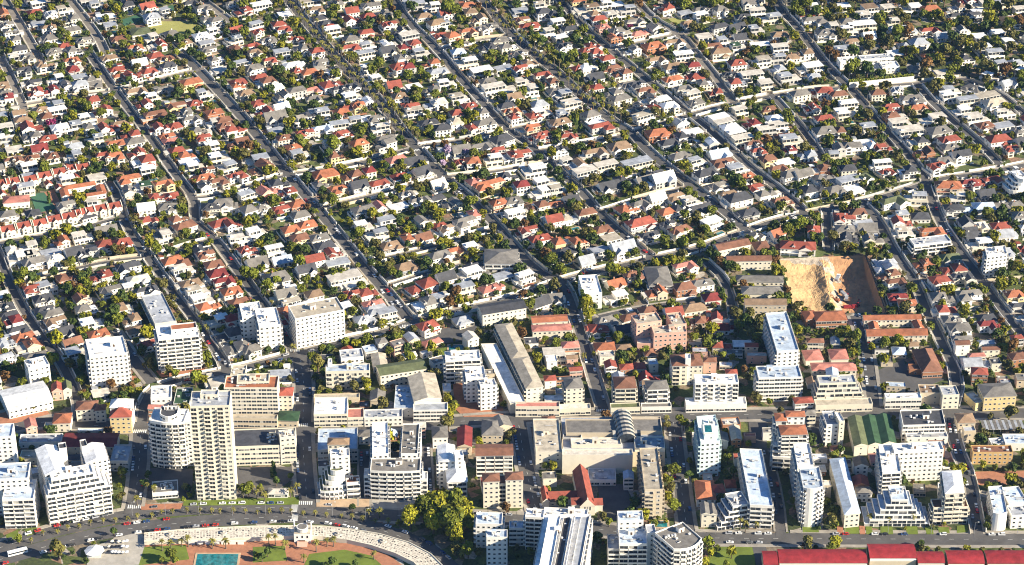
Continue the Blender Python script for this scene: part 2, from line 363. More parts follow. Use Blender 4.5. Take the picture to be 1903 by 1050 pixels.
# ------------------------------------------------------------------ shared window and balcony meshes
def window_mesh(w, h, fr='frame', bl=0):
    mb = MB(); t = .09; x, z = w/2, h/2
    mb.box(-x, x, -.05, .0, -z, -z+t, fr); mb.box(-x, x, -.05, .0, z-t, z, fr)
    mb.box(-x, -x+t, -.05, .0, -z+t, z-t, fr); mb.box(x-t, x, -.05, .0, -z+t, z-t, fr)
    if w > 1.9: mb.box(-t/2, t/2, -.045, 0, -z+t, z-t, fr)
    if bl == 0: mb.face([(-x+t,-.02,-z+t),(x-t,-.02,-z+t),(x-t,-.02,z-t),(-x+t,-.02,z-t)], 'glass')
    elif bl == 1:
        zm = z-t-(h-2*t)*.5; mb.face([(-x+t,-.02,-z+t),(x-t,-.02,-z+t),(x-t,-.02,zm),(-x+t,-.02,zm)], 'glass'); mb.face([(-x+t,-.02,zm),(x-t,-.02,zm),(x-t,-.02,z-t),(-x+t,-.02,z-t)], 'blind')
    else:
        xm = x*(.1 if w > 1.9 else -.1); mb.face([(-x+t,-.02,-z+t),(xm,-.02,-z+t),(xm,-.02,z-t),(-x+t,-.02,z-t)], 'blind'); mb.face([(xm,-.02,-z+t),(x-t,-.02,-z+t),(x-t,-.02,z-t),(xm,-.02,z-t)], 'glass')
    return mb
RWN = random.Random(99)
WM = {}
def wmesh(w, h):
    k = (round(w*5)/5, round(h*5)/5, 'frame', RWN.choice((0,0,0,1,2)))
    if k not in WM: WM[k] = window_mesh(*k).mesh('window')
    return WM[k]
BMESH = {}
def balc_mb(w, m, dp=1.3):
    mb = MB(); x = w/2
    mb.box(-x, x, -dp, 0, -.2, 0, m, bottom=True); mb.box(-x, x, -dp, -dp+.12, 0, .95, m)
    mb.box(-x, -x+.12, -dp+.12, 0, 0, .95, m); mb.box(x-.12, x, -dp+.12, 0, 0, .95, m); return mb
def bmesh_(w, m, dp=1.3):
    k = (round(w*2)/2, m, dp)
    if k not in BMESH: BMESH[k] = balc_mb(*k).mesh('balcony')
    return BMESH[k]

# ------------------------------------------------------------------ roofs over a quad  (fl, fr, br, bl)
def pitched(mb, q, z, pitch, kind, m, mw, over=.5, ridge_depth=None):
    fl, fr, br, bl = [Vector(p) for p in q]
    ux = ((fr-fl)+(br-bl))/2; uy = ((bl-fl)+(br-fr))/2; w, d = ux.length, uy.length; ux.normalize(); uy.normalize()
    E = [fl-ux*over-uy*over, fr+ux*over-uy*over, br+ux*over+uy*over, bl-ux*over+uy*over]
    along = (d > w) if ridge_depth is None else ridge_depth
    if along: E = [E[1], E[2], E[3], E[0]]; w, d = d, w
    c0 = (E[0]+E[3])/2; c1 = (E[1]+E[2])/2; half = d/2+over; hh = half*pitch
    dr = (c1-c0).normalized()
    if kind == 'hip': ins = min(half, (c1-c0).length*.46); r0, r1 = c0+dr*ins, c1-dr*ins
    else: r0, r1 = c0+dr*.02, c1-dr*.02
    ze = z-.05; A = [(*p, ze) for p in E]; R0, R1 = (*r0, z+hh), (*r1, z+hh); th = .18
    B = [(*p, ze-th) for p in E]
    mb.face([A[0],A[1],R1,R0], m); mb.face([A[2],A[3],R0,R1], m)
    if kind == 'hip': mb.face([A[1],A[2],R1], m); mb.face([A[3],A[0],R0], m)
    else: mb.face([A[1],A[2],R1], mw); mb.face([A[3],A[0],R0], mw)
    for i in range(4): j = (i+1) % 4; mb.face([B[i],B[j],A[j],A[i]], 'frame')
    mb.face(B[::-1], 'frame')
    return r0, r1, z+hh

# ------------------------------------------------------------------ large buildings
FOOT = []
def blk(xl, yl, xr, yr, yb, dx=None, by=None, h=None, **k):
    d = dict(R=(xl,yl,xr,yr,yb,dx), by=by, h=h); d.update(k); return d
def quad_of(b):
    xl, yl, xr, yr, yb, dx = b['R']; xm, ym = (xl+xr)/2, (yl+yr)/2
    h = b['h'] or solve_h(xm, ym, b['by']); h = max(2.6, h)
    fl, fr = G(xl,yl,h).xy, G(xr,yr,h).xy; m0 = G(xm,ym,h).xy
    if dx is None:
        u = (fr-fl).normalized(); n = Vector((-u.y, u.x)); m1 = G(xm,yb,h).xy; dv = n*max(3, (m1-m0).dot(n))
    else: dv = G(xm+dx,yb,h).xy-m0
    return [fl, fr, fr+dv, fl+dv], h
def facade(a, b, z0, z1, st, wm, acc, fh=3.0):
    """window and balcony placements on the wall from a to b (outward normal on the right of a->b)"""
    u = b-a; L = u.length
    if L < 2.2 or not st: return
    u = u/L; n = Vector((u.y, -u.x)); rz = atan2(u.y, u.x); nf = max(1, int((z1-z0+.3)/fh)); fh = (z1-z0)/nf if nf > 1 else fh
    for k in range(nf):
        zf = z0+k*fh
        if st == 'w':
            nb = max(1, int(L/3.1)); s = L/nb
            for i in range(nb): acc['w'].append((a+u*(s*(i+.5))+n*.0, zf+1.6, rz, 1.6, 1.4))
        elif st == 'n':
            nb = max(1, int(L/5.0)); s = L/nb
            for i in range(nb): acc['w'].append((a+u*(s*(i+.5)), zf+1.6, rz, 1.2, 1.2))
        elif st == 'r':
            nb = max(1, int(L/3.4)); s = L/nb
            for i in range(nb): acc['w'].append((a+u*(s*(i+.5)), zf+1.7, rz, s-.25, 1.5))
        elif st == 'b':
            nb = max(1, int(L/5.2)); s = L/nb
            for i in range(nb):
                acc['w'].append((a+u*(s*(i+.5)), zf+1.25, rz, s-.6, 2.2))
                if k: acc['b'].append((a+u*(s*(i+.5)), zf, rz, s-.1 if i % 3 else s-.5))
        elif st == 'v':
            nb = max(2, int(L/4.0)); s = L/nb
            for i in range(nb):
                c = a+u*(s*(i+.5))
                if i % 2: acc['w'].append((c, zf+1.6, rz, 2.0, 1.5))
                else:
                    acc['w'].append((c, zf+1.25, rz, s-.7, 2.2))
                    if k: acc['b'].append((c, zf, rz, s-.2))
def build_block(b, base, wall, roof, acc, extra, rng):
    q, h = quad_of(b); FOOT.append(q)
    wm = 'wall_'+b.get('wc','white'); rt = b.get('roof','flat'); rm_ = 'roof_'+b.get('rc','k'); st = b.get('st','w'); sd = b.get('sd','n')
    z0 = b.get('z0', 0); loc = [p-base for p in q]
    cu = b.get('curve', 0); n = b.get('steps', 0); sl_, sr_, sf_ = b.get('sl',0), b.get('sr',0), b.get('sf',0)
    tiers = [(z0, h-3*n, 0)] + [(h-3*n+3*i, h-3*n+3*i+3, i+1) for i in range(n)]
    ux = (loc[1]-loc[0]).normalized(); uy = (loc[3]-loc[0]).normalized()
    for ti, (za, zb, lv) in enumerate(tiers):
        fl = loc[0]+ux*sl_*lv+uy*sf_*lv; fr = loc[1]-ux*sr_*lv+uy*sf_*lv; br = loc[2]-ux*sr_*lv; bl = loc[3]+ux*sl_*lv
        front = [fl, fr]
        if cu:
            front = [fl.lerp(fr, t/6)-uy*cu*(1-(t/3-1)**2) for t in range(7)]
        poly = front+[br, bl]
        last = ti == len(tiers)-1
        if rt == 'flat' or not last:
            wall.prism(poly, za, zb+.85 if last else zb+.5, wm, top=False)
            c = sum(poly, Vector((0,0)))/len(poly)
            inn = [p+(c-p).normalized()*.4 for p in poly]
            for i in range(len(poly)):
                j = (i+1) % len(poly); zt = zb+(.85 if last else .5)
                wall.face([(*poly[i],zt),(*poly[j],zt),(*inn[j],zt),(*inn[i],zt)], wm)
                wall.face([(*inn[j],zb),(*inn[i],zb),(*inn[i],zt),(*inn[j],zt)], wm)
            roof.face([(*p, zb+.02) for p in inn], rm_)
        else:
            wall.prism(poly, za, zb, wm)
            pitched(roof, [fl,fr,br,bl], zb+.06, b.get('pitch', .42), rt, rm_, wm, .5, b.get('rd'))
        for i in range(len(front)-1): facade(front[i], front[i+1], za, zb, st, wm, acc)
        facade(fr, br, za, zb, b.get('sr_st', sd), wm, acc); facade(bl, fl, za, zb, b.get('sl_st', sd), wm, acc)
    if rt == 'flat' and b.get('junk', 1):
        w, d = (loc[1]-loc[0]).length, (loc[3]-loc[0]).length
        w -= 2*0 + (sl_+sr_)*n; o = loc[0]+ux*sl_*n+uy*sf_*n; d -= sf_*n
        if w > 7 and d > 6:
            def spot(a, c): return o+ux*w*a+uy*d*c
            if h > 11:
                e = MB(); c = spot(rng.uniform(.25,.7), rng.uniform(.45,.75)); s = min(4, w*.22); rz = atan2(ux.y, ux.x)
                e.box(-s/2,s/2,-s*.4,s*.4,0,3.0,wm,rm_); e.box(-s*.15,s*.15,-s*.4-.06,-s*.4,0,2.0,'door'); extra.append(('lift_house', e, (c.x,c.y,h+.03), rz))
            for _ in range(min(9, int(w*d/38)+2)):
                e = MB(); c = spot(rng.uniform(.12,.88), rng.uniform(.15,.85)); t = rng.random()
                if t < .5: e.box(-.8,.8,-.5,.5,.15,1.1,'wall_grey','frame'); e.box(-.7,-.5,-.4,.4,0,.15,'steel'); e.box(.5,.7,-.4,.4,0,.15,'steel'); nm = 'air_conditioner'
                elif t < .75: e.tube((0,0,0),(0,0,1.5),.8,.75,10,'frame'); e.tube((0,0,1.5),(0,0,1.7),.3,.25,8,'steel'); nm = 'water_tank'
                elif t < .88: e.box(-2.6,2.6,-.25,.25,.1,.5,'steel','wall_grey'); e.box(-2.4,-2.2,-.2,.2,0,.1,'steel'); e.box(2.2,2.4,-.2,.2,0,.1,'steel'); nm = 'duct'
                else: e.box(-1.1,1.1,-.7,.7,0,.35,'frame'); e.box(-.95,.95,-.55,.55,.35,.42,'glass'); nm = 'skylight'
                extra.append((nm, e, (c.x,c.y,h+.03), atan2(ux.y, ux.x)))
    return q, h
def B(name, label, cat, blocks, lmk=None, group=None):
    rng = random.Random(len(FOOT)*13+1)
    q0, h0 = quad_of(blocks[0]); base = sum(q0, Vector((0,0)))/4
    r = root(name, (base.x, base.y, 0), label, cat, group)
    acc = dict(w=[], b=[]); ex = []; bm_ = 'wall_'+blocks[0].get('bc', blocks[0].get('wc','white'))
    for i, b in enumerate(blocks):
        wl, rf = MB(), MB(); build_block(b, base, wl, rf, acc, ex, rng)
        wl.build('wall', r); rf.build('roof', r)
    rest = MB()
    for i, (c, z, rz, w, h) in enumerate(acc['w']):
        if i < 100: link('window', wmesh(w, h), r, (c.x, c.y, z), rz)
        else: rest.add(window_mesh(w, h), Matrix.Translation((c.x,c.y,z)) @ Matrix.Rotation(rz, 4, 'Z'))
    if rest.f: rest.build('window', r)['kind'] = 'stuff'
    rest = MB()
    for i, (c, z, rz, w) in enumerate(acc['b']):
        if i < 100: link('balcony', bmesh_(w, bm_), r, (c.x, c.y, z), rz)
        else: rest.add(balc_mb(w, bm_), Matrix.Translation((c.x,c.y,z)) @ Matrix.Rotation(rz, 4, 'Z'))
    if rest.f: rest.build('balcony', r)['kind'] = 'stuff'
    for nm, e, l, rz in ex: e.build(nm, r, l, rz)
    if lmk:
        p = P((base.x, base.y, h0*.5)); lm(p[0], p[1], lmk)
    return r
A_, AB = 'apartment_block', 'apartment block'
# ------------------------------------------------------------------ the large buildings, one call each
B(A_,'narrow white apartment block with pale stepped roofs at the bottom left edge',AB,[blk(4,930,62,928,893,None,982,st='b',sd='w',rc='l'),blk(-12,893,52,890,862,None,962,st='w',rc='l'),blk(-40,815,22,812,790,None,905,st='w',rc='l')],'the white block at the bottom left edge')
B(A_,'white terraced seafront block with two pale sloping roof wings',AB,[blk(84,902,203,880,868,None,966,st='b',sd='w',rc='w',steps=3,sl=1.5,sr=3.0,sf=1.3),blk(84,882,122,874,828,None,955,st='w',sd='w',roof='gable',rc='w',pitch=.3,rd=True),blk(160,860,200,853,826,None,930,st='w',sd='b',roof='gable',rc='w',pitch=.3,rd=True),blk(110,836,124,834,824,None,915,st='',sd='',rc='d',junk=0),blk(152,832,163,830,818,None,915,st='',sd='',rc='d',junk=0)],'the white terraced seafront block')
B(A_,'round fronted white apartment block joined to the tall cream tower',AB,[blk(278,783,342,786,760,None,868,st='b',sd='b',rc='w',curve=2.2),blk(342,786,358,786,768,None,866,st='w',rc='w'),blk(297,770,330,770,756,None,862,st='r',rc='d',curve=4)],'the round fronted white block')
B('tower_block','tallest cream tower block above the palm lined lawn',"tower",[blk(353,757,427,755,728,None,930,st='v',sd='n',wc='cream',rc='k',bc='cream'),blk(372,735,405,735,726,None,915,st='n',wc='cream',rc='k',junk=0)],'the tall cream tower')
B('hotel','beige long office hotel with a tan roof behind the tall tower','hotel',[blk(416,722,515,722,700,None,778,st='r',sd='w',wc='cream',rc='o'),blk(440,712,500,710,696,None,770,st='r',sd='w',wc='cream',rc='y'),blk(516,735,543,735,720,None,765,st='w',wc='cream',roof='hip',rc='r'),blk(428,700,455,700,680,None,722,st='w',wc='cream',rc='y')],'the beige hotel with a tan roof')
B('shop_row','shops under a green sloping roof beside the shaded cross street','shop',[blk(516,781,553,782,764,None,794,st='w',wc='beige',roof='hip',rc='e',pitch=.25),blk(430,779,515,780,772,None,796,st='r',wc='beige',rc='y')])
B('parking_building','parking building with dark deck and orange panelled front','car park',[blk(432,832,549,828,798,None,864,st='r',sd='r',wc='cream',rc='d'),blk(520,815,549,812,800,None,862,st='w',wc='cream',rc='f')],'the car park with a dark deck')
B(A_,'low white block with a pale roof uphill of the round fronted block',AB,[blk(280,742,318,740,718,None,765,st='w',rc='w'),blk(322,752,352,752,722,None,772,st='n',wc='grey',rc='e')])
B('warehouse','wide white roofed hall on the corner by the brick pavement','hall',[blk(16,763,98,744,713,None,770,st='w',roof='gable',rc='w',pitch=.2)],'the white roofed corner hall')
B('victorian_house','small pastel victorian pair with one red and one green gable','house',[blk(97,728,116,726,714,None,744,st='w',wc='pink',roof='gable',rc='r',rd=True,pitch=.7),blk(117,726,133,724,711,None,742,st='w',wc='cream',roof='gable',rc='v',rd=True,pitch=.7)])
B('villa','cream villa with orange hip roof and round bay by the main road','villa',[blk(98,787,130,786,768,None,803,st='w',wc='cream',roof='hip',rc='o'),blk(82,795,97,795,786,None,803,st='w',wc='cream',rc='f',curve=1.5)])
B('villa','large cream villa with brown tiled hip roof behind the orange roofed villa','villa',[blk(141,762,180,760,745,None,783,st='w',wc='cream',roof='hip',rc='b'),blk(176,763,195,762,752,None,785,st='w',wc='cream',roof='hip',rc='o')])
B('victorian_house','tall yellow victorian corner house with red roof and white pyramid behind','house',[blk(204,776,243,775,757,None,806,st='w',sd='w',wc='yellow',roof='hip',rc='r',pitch=.6),blk(204,757,244,757,742,None,795,st='w',wc='white',roof='hip',rc='w',pitch=.7)],'the yellow victorian corner house')
B('workshop','long pale roofed shed facing the maroon roofed workshop','workshop',[blk(35,824,114,822,808,None,832,st='n',rc='k')])
B('workshop','low workshop with a dark maroon roof behind the seafront block','workshop',[blk(115,830,215,830,805,None,846,st='n',roof='gable',rc='m',pitch=.2,wc='beige'),blk(36,853,88,853,838,None,862,st='n',wc='cream',rc='y'),blk(144,802,192,802,797,None,810,st='r',wc='cream',rc='l')])
B('office_building','grey low office with a flat roof beside the shaded lane','office',[blk(205,858,238,858,828,None,876,st='r',wc='grey',rc='k')])
B('restaurant','single storey restaurant with grey roof below the cream tower','restaurant',[blk(283,918,331,914,895,None,927,st='r',wc='white',rc='g'),blk(300,912,322,909,899,None,920,st='n',rc='d')])
B(A_,'white wedding cake block with curved balconies and a green top',AB,[blk(594,884,644,880,858,None,927,st='b',sd='b',rc='v',steps=4,sl=1.8,sr=.4,sf=1.0,curve=1.5),blk(644,899,669,897,886,None,926,st='b',sd='w',rc='b'),blk(614,850,650,848,835,None,915,st='w',rc='w')],'the white wedding cake block')
B('office_building','low building with a pale blue flat roof and cream hipped annexe','office',[blk(590,838,664,836,797,None,862,st='r',sd='n',wc='grey',rc='l'),blk(609,826,648,826,814,None,868,st='w',wc='cream',roof='hip',rc='t')])
B(A_,'large white block with deep shaded court between two roof wings',AB,[blk(688,876,781,876,853,None,928,st='b',sd='b',rc='g',curve=1.2),blk(692,846,722,845,786,None,905,st='w',sd='b',rc='w'),blk(745,845,776,845,789,None,905,st='w',sd='b',rc='g'),blk(676,886,688,886,872,None,925,st='b',rc='w'),blk(781,892,794,892,878,None,926,st='b',rc='w')],'the large white block with a deep court')
B(A_,'narrow block with a white gabled roof and red railings',AB,[blk(832,896,868,894,858,None,930,st='b',sd='w',roof='hip',rc='w',rd=True),blk(815,858,846,857,828,None,908,st='w',sd='b',rc='w',roof='gable',rd=True,pitch=.3),blk(846,850,862,848,838,None,910,st='w',rc='w')],'the narrow block with red railings')
B('house','small white double storey house with grey roof behind the gabled block','house',[blk(804,813,832,812,792,None,833,st='w',roof='hip',rc='g')])
B('house','brown gabled house in the shaded lane by the grey tiled hall','house',[blk(850,830,876,830,795,None,846,st='w',wc='beige',roof='gable',rc='m',rd=True)])
B('hall','brown grey tiled hall with crossing gables beside the main road','hall',[blk(896,808,934,808,780,None,826,st='w',wc='beige',roof='hip',rc='g'),blk(920,797,952,792,775,None,812,st='w',wc='beige',roof='gable',rc='g')])
B(A_,'cream block with a sloping brown red roof panel',AB,[blk(885,847,953,846,826,None,890,st='b',sd='w',wc='cream',bc='white',roof='gable',rc='b',pitch=.25)],'the cream block with a brown red roof')
B(A_,'cream twin block with two brown hip roofs and orange bands',AB,[blk(898,895,928,894,880,None,944,st='w',sd='w',wc='cream',roof='hip',rc='b'),blk(940,892,972,891,877,None,944,st='w',sd='w',wc='cream',roof='hip',rc='b'),blk(926,901,942,901,884,None,940,st='b',wc='cream',rc='b',junk=0)],'the cream twin block')
B(A_,'white and blue grey block at the bottom edge by the big round trees',AB,[blk(884,975,933,976,954,None,1018,st='w',sd='b',rc='l'),blk(904,1000,943,1000,986,None,1050,st='w',sd='w',rc='l')],'the white block by the big round trees')
B('office_building','small low white building between two bottom edge blocks','office',[blk(946,983,975,983,970,None,1015,st='r',rc='l')])
B('slab_block','long white slab with a glazed roof strip running off the bottom edge','slab block',[blk(990,1068,1080,1066,958,20,h=30,st='b',sd='b',rc='w'),blk(1000,1066,1022,1066,960,20,h=31.6,st='',sd='',rc='w',junk=1),blk(1044,1066,1049,1066,960,20,h=32,st='',sd='',rc='w',junk=0),blk(1060,1066,1076,1066,960,20,h=31.2,st='',sd='',rc='k',junk=0),blk(1028,1066,1040,1066,962,20,h=30.8,st='',sd='',rc='d',junk=0),blk(976,962,1010,964,947,None,1022,st='b',sd='b',rc='w'),blk(1010,958,1092,962,946,None,1010,st='w',rc='w')],'the long white slab at the bottom')
B(A_,'stacked white block with pale roofs at the bottom edge beside a small pool',AB,[blk(1151,1012,1203,1012,984,None,1062,st='b',sd='w',rc='l'),blk(1149,969,1196,968,951,None,1035,st='w',sd='w',rc='l'),blk(1130,1022,1152,1022,995,None,1060,st='b',wc='grey',rc='k'),blk(1203,992,1220,991,976,None,1050,st='n',rc='k')],'the stacked white block by a small pool')
B(A_,'curved white block with banded balconies and a dark roof at the bottom edge',AB,[blk(1252,1022,1304,1002,968,None,1078,st='b',sd='b',rc='g',curve=4,wc='white'),blk(1222,1015,1256,1008,985,None,1062,st='b',sd='w',rc='k')],'the curved white block')
B('tower_block','brown tower with a long tan flat roof beside the tree lined lane','tower',[blk(1198,912,1232,911,834,-10,964,st='v',sd='v',wc='beige',bc='beige',rc='y')],'the brown tower')
B('tower_block','pale aqua tower with a rooftop pool','tower',[blk(1302,824,1338,821,774,-8,886,st='w',sd='b',wc='aqua',bc='aqua',rc='w',junk=0),blk(1310,795,1335,793,778,None,880,st='n',wc='aqua',rc='w')],'the pale aqua tower')
B('shopping_mall','large flat roofed shopping mall with a glass barrel vault','mall',[blk(1046,842,1236,842,776,-6,h=11,st='n',sd='n',wc='beige',rc='k',junk=0),blk(996,842,1045,842,780,-6,h=13,st='n',sd='n',wc='cream',rc='y'),blk(1052,806,1148,806,781,-2,h=14,st='',sd='',wc='beige',rc='g',junk=0),blk(1062,828,1155,827,815,-2,h=13,st='',sd='',wc='cream',rc='f'),blk(1170,803,1230,803,779,-2,h=13,st='',sd='',wc='beige',rc='g',junk=0),blk(1180,834,1236,834,813,-2,h=14,st='',sd='',wc='cream',rc='k'),blk(1045,847,1176,847,836,None,h=14,st='',sd='',wc='cream',rc='f',junk=0),blk(1046,814,1080,816,808,None,h=12.5,st='',wc='grey',rc='d',junk=0)],'the large shopping mall')
B('annexe','low grey annexe beside the church yard','hall',[blk(1094,893,1145,893,872,None,903,st='r',wc='white',rc='k')])
B('villa','large white villa under an orange hip roof by the tree lined lane','villa',[blk(1295,928,1330,928,893,None,942,st='w',wc='white',roof='hip',rc='o'),blk(1322,917,1348,915,900,None,930,st='w',roof='hip',rc='r')],'the orange roofed villa on the lane')
B('villa','greenish cream villa with gables beside the stepped red railing block','villa',[blk(1304,955,1318,955,935,None,980,st='w',wc='cream',roof='gable',rc='g',rd=True),blk(1318,956,1332,956,938,None,980,st='w',wc='cream',roof='gable',rc='g',rd=True)])
B('slab_block','long slab with a pale blue roof and stepped balconies with red rails',AB,[blk(1394,940,1436,942,836,-20,982,st='b',sd='b',rc='l',wc='white'),blk(1335,952,1395,942,916,None,982,st='b',sd='b',rc='k',steps=4,sl=2.6,sf=.6)],'the slab with a pale blue roof')
B(A_,'white block crowned with a terracotta roof ring',AB,[blk(1452,808,1500,807,790,None,872,st='b',sd='b',roof='hip',rc='o',pitch=.3),blk(1442,782,1462,782,768,None,850,st='b',sd='b',roof='hip',rc='o',pitch=.3),blk(1462,774,1496,774,764,None,845,st='w',roof='hip',rc='o',pitch=.3),blk(1436,835,1480,838,810,None,876,st='b',sd='b',rc='w',steps=2,sf=2)],'the block with a terracotta roof ring')
B('slab_block','long white slab with rounded end balconies and pale roof between two lanes','slab block',[blk(1493,908,1530,905,870,-8,977,st='b',sd='b',rc='l',curve=2),blk(1482,868,1512,866,826,-8,930,st='w',sd='b',rc='w')],'the long white slab between lanes')
B('hall','long blue roofed hall with a pointed white end beside the stepped pyramid block','hall',[blk(1570,956,1598,953,852,-28,980,st='w',sd='n',wc='cream',roof='hip',rc='l',rd=True,pitch=.35)],'the long blue roofed hall')
B(A_,'slim white tower with a cream fin beside the green sawtooth roof',AB,[blk(1536,791,1560,790,765,None,828,st='w',sd='b',rc='k'),blk(1560,785,1570,784,766,None,830,st='n',rc='w',wc='cream',junk=0)],'the slim tower with a cream fin')
B('market_hall','market hall with a green sawtooth roof','hall',[blk(1588,829,1613,827,775,-12,847,st='n',wc='cream',roof='gable',rc='v',rd=True,pitch=.35),blk(1614,827,1638,825,774,-12,845,st='n',wc='cream',roof='gable',rc='e',rd=True,pitch=.35),blk(1639,825,1665,823,772,-12,843,st='n',wc='cream',roof='gable',rc='e',rd=True,pitch=.35)],'the green sawtooth roof hall')
B('office_building','white framed office with a dark cluttered roof uphill of the big white block','office',[blk(1678,792,1757,790,763,-6,820,st='r',sd='n',wc='white',rc='d'),blk(1685,815,1762,813,803,None,828,st='n',wc='white',rc='k')],'the office with a dark cluttered roof')
B(A_,'biggest white block on the right with small square windows',AB,[blk(1662,841,1754,837,824,None,894,st='w',sd='w',rc='w'),blk(1640,880,1674,878,827,-8,930,st='b',sd='b',rc='w')],'the big white block with square windows')
B(A_,'white stepped pyramid block with pale blue roof behind four tall palms',AB,[blk(1610,938,1732,938,905,None,979,st='b',sd='b',rc='l',steps=5,sl=3.2,sr=2.8,sf=.9)],'the white stepped pyramid block')
B(A_,'corner block with a white hip roof and brown terraces beside the pyramid block',AB,[blk(1757,917,1791,915,875,-6,974,st='b',sd='b',wc='cream',roof='hip',rc='w',rd=True,pitch=.3),blk(1735,945,1800,943,928,None,974,st='b',sd='b',wc='cream',rc='b')],'the corner block with a white hip roof')
B(A_,'low white corner complex with pale blue roofs and a curved parapet',AB,[blk(1846,955,1872,953,905,-10,985,st='b',sd='w',rc='l',curve=1.5),blk(1875,938,1910,935,905,None,962,st='w',rc='l'),blk(1880,960,1915,958,940,None,982,st='w',rc='k')],'the white corner complex')
B('office_building','ochre yellow two storey building above the brick car park','office',[blk(1808,842,1883,842,829,None,863,st='w',wc='ochre',rc='b')],'the ochre yellow building')
B('house','pair of beige box houses beside the solar canopy','house',[blk(1781,786,1813,785,768,None,802,st='w',wc='beige',roof='hip',rc='t'),blk(1792,803,1814,802,793,None,822,st='n',wc='beige',rc='k')])
B('workshop','long low workshop with a pale blue roof at the right edge','workshop',[blk(1868,826,1915,826,808,None,838,st='n',rc='l'),blk(1843,828,1868,826,815,None,836,st='n',rc='k')])
B('hotel','cream arcaded hotel with grey roof on the main road','hotel',[blk(1829,738,1889,735,712,None,763,st='w',sd='w',wc='yellow',roof='hip',rc='g',pitch=.3),blk(1813,752,1830,748,725,None,762,st='w',wc='yellow',rc='f')],'the cream arcaded hotel')
B('shop_row','long white arcade with a white roof on the main road','shop',[blk(1646,742,1713,741,732,None,760,st='r',rc='w'),blk(1710,732,1748,732,716,None,752,st='n',wc='beige',rc='t'),blk(1752,736,1783,735,718,None,760,st='w',wc='cream',rc='k')],'the long white arcade')
B('shop_row','row of low shops with white and pink roofs on the main road','shop',[blk(583,772,645,771,740,None,794,st='r',wc='cream',rc='w'),blk(583,742,668,740,733,None,752,st='n',wc='beige',rc='y'),blk(646,778,676,777,760,None,793,st='r',wc='cream',rc='p',junk=0),blk(677,778,748,776,762,None,792,st='w',wc='white',rc='k')],'the shops with white and pink roofs')
B('hall','big grey roofed hall standing end-on behind a columned front','hall',[blk(770,746,820,740,697,-12,770,st='',sd='n',roof='gable',rc='y',rd=True,pitch=.22,wc='cream'),blk(768,764,832,763,750,None,784,st='r',wc='white',rc='k',junk=0),blk(732,760,768,760,718,None,776,st='n',wc='grey',rc='l')],'the big grey roofed hall')
B('house','dark brown gabled house behind the shops','house',[blk(688,744,714,744,727,None,756,st='w',wc='beige',roof='gable',rc='g',rd=True)])
B(A_,'cream block with yellow balconies and a pale roof in front of the trees',AB,[blk(605,692,687,690,678,None,724,st='v',sd='w',wc='cream',bc='cream',rc='l'),blk(609,676,616,676,668,None,715,st='',wc='white',rc='w',junk=0)],'the cream block with yellow balconies')
B(A_,'white block with stepped flat roofs behind the yellow balcony block',AB,[blk(634,668,676,664,650,None,684,st='w',rc='k')])
B('school_building','school with an olive green roof next to the playing court','school',[blk(707,698,792,685,672,None,716,st='w',sd='w',wc='cream',roof='gable',rc='v',pitch=.3),blk(694,682,720,680,658,None,693,st='w',wc='cream',roof='gable',rc='y',rd=True,pitch=.3)],'the olive roofed school')
B(A_,'white pair of stepped blocks above the tree lined brick yard',AB,[blk(828,671,893,668,653,None,713,st='b',sd='b',rc='w'),blk(866,706,903,704,682,None,748,st='w',sd='b',rc='w'),blk(893,720,923,717,706,None,762,st='w',sd='b',rc='w')],'the white pair of stepped blocks')
B('slab_block','long cranked apartment slab with a brown grey ridge roof and side balconies','slab block',[blk(978,722,1009,718,665,-27,750,st='w',sd='b',wc='cream',roof='hip',rc='y',rd=True,pitch=.3),blk(951,668,983,664,602,-32,690,st='w',sd='b',wc='cream',roof='hip',rc='y',rd=True,pitch=.3)],'the long cranked slab')
B('parking_building','low pale terrace deck along the cranked slab','car park',[blk(948,752,978,751,640,-55,768,st='',sd='',rc='w',wc='cream',junk=0),blk(958,757,1040,757,748,None,775,st='r',wc='cream',rc='p',junk=0)])
B(A_,'slim cream block under a grey hip roof by the shaded street',AB,[blk(1052,722,1083,720,702,None,757,st='w',sd='b',wc='cream',roof='hip',rc='g'),blk(1040,762,1098,760,752,None,772,st='r',wc='cream',rc='f',junk=0)],'the slim block with a grey hip roof')
B(A_,'cream block under a brown hip roof on a green awning podium',AB,[blk(1143,722,1182,721,700,None,760,st='b',sd='b',wc='cream',roof='hip',rc='b'),blk(1135,760,1190,758,750,None,770,st='r',wc='cream',rc='v',junk=0)],'the block with a brown hip roof')
B(A_,'white block under a grey hip roof with curved balconies',AB,[blk(1203,724,1242,722,707,None,757,st='b',sd='b',roof='hip',rc='g'),blk(1192,758,1248,757,750,None,768,st='r',rc='g',junk=0)])
B(A_,'broad white block on a ribbed podium on the main road',AB,[blk(1292,713,1373,712,697,None,758,st='v',sd='w',rc='w'),blk(1275,754,1388,752,740,None,766,st='r',rc='w',junk=0)],'the broad white block on a podium')
B(A_,'white block with ribbon windows at the foot of the dark slab',AB,[blk(1410,704,1490,702,681,None,746,st='r',sd='b',rc='l')],'the white block with ribbon windows')
B('slab_block','tall slab with pale blue roof and a dark shaded side','slab block',[blk(1444,655,1484,652,582,-22,702,st='w',sd='b',rc='l',wc='white')],'the tall slab with a shaded side')
B('hotel','pink hotel with arched windows and cream roofs around a court','hotel',[blk(1215,622,1277,618,606,None,651,st='w',sd='w',wc='pink',rc='y'),blk(1183,604,1230,597,583,None,640,st='w',sd='w',wc='pink',rc='y'),blk(1250,606,1276,603,581,None,640,st='w',wc='pink',rc='y'),blk(1184,640,1215,640,620,None,652,st='n',wc='pink',rc='f')],'the pink hotel')
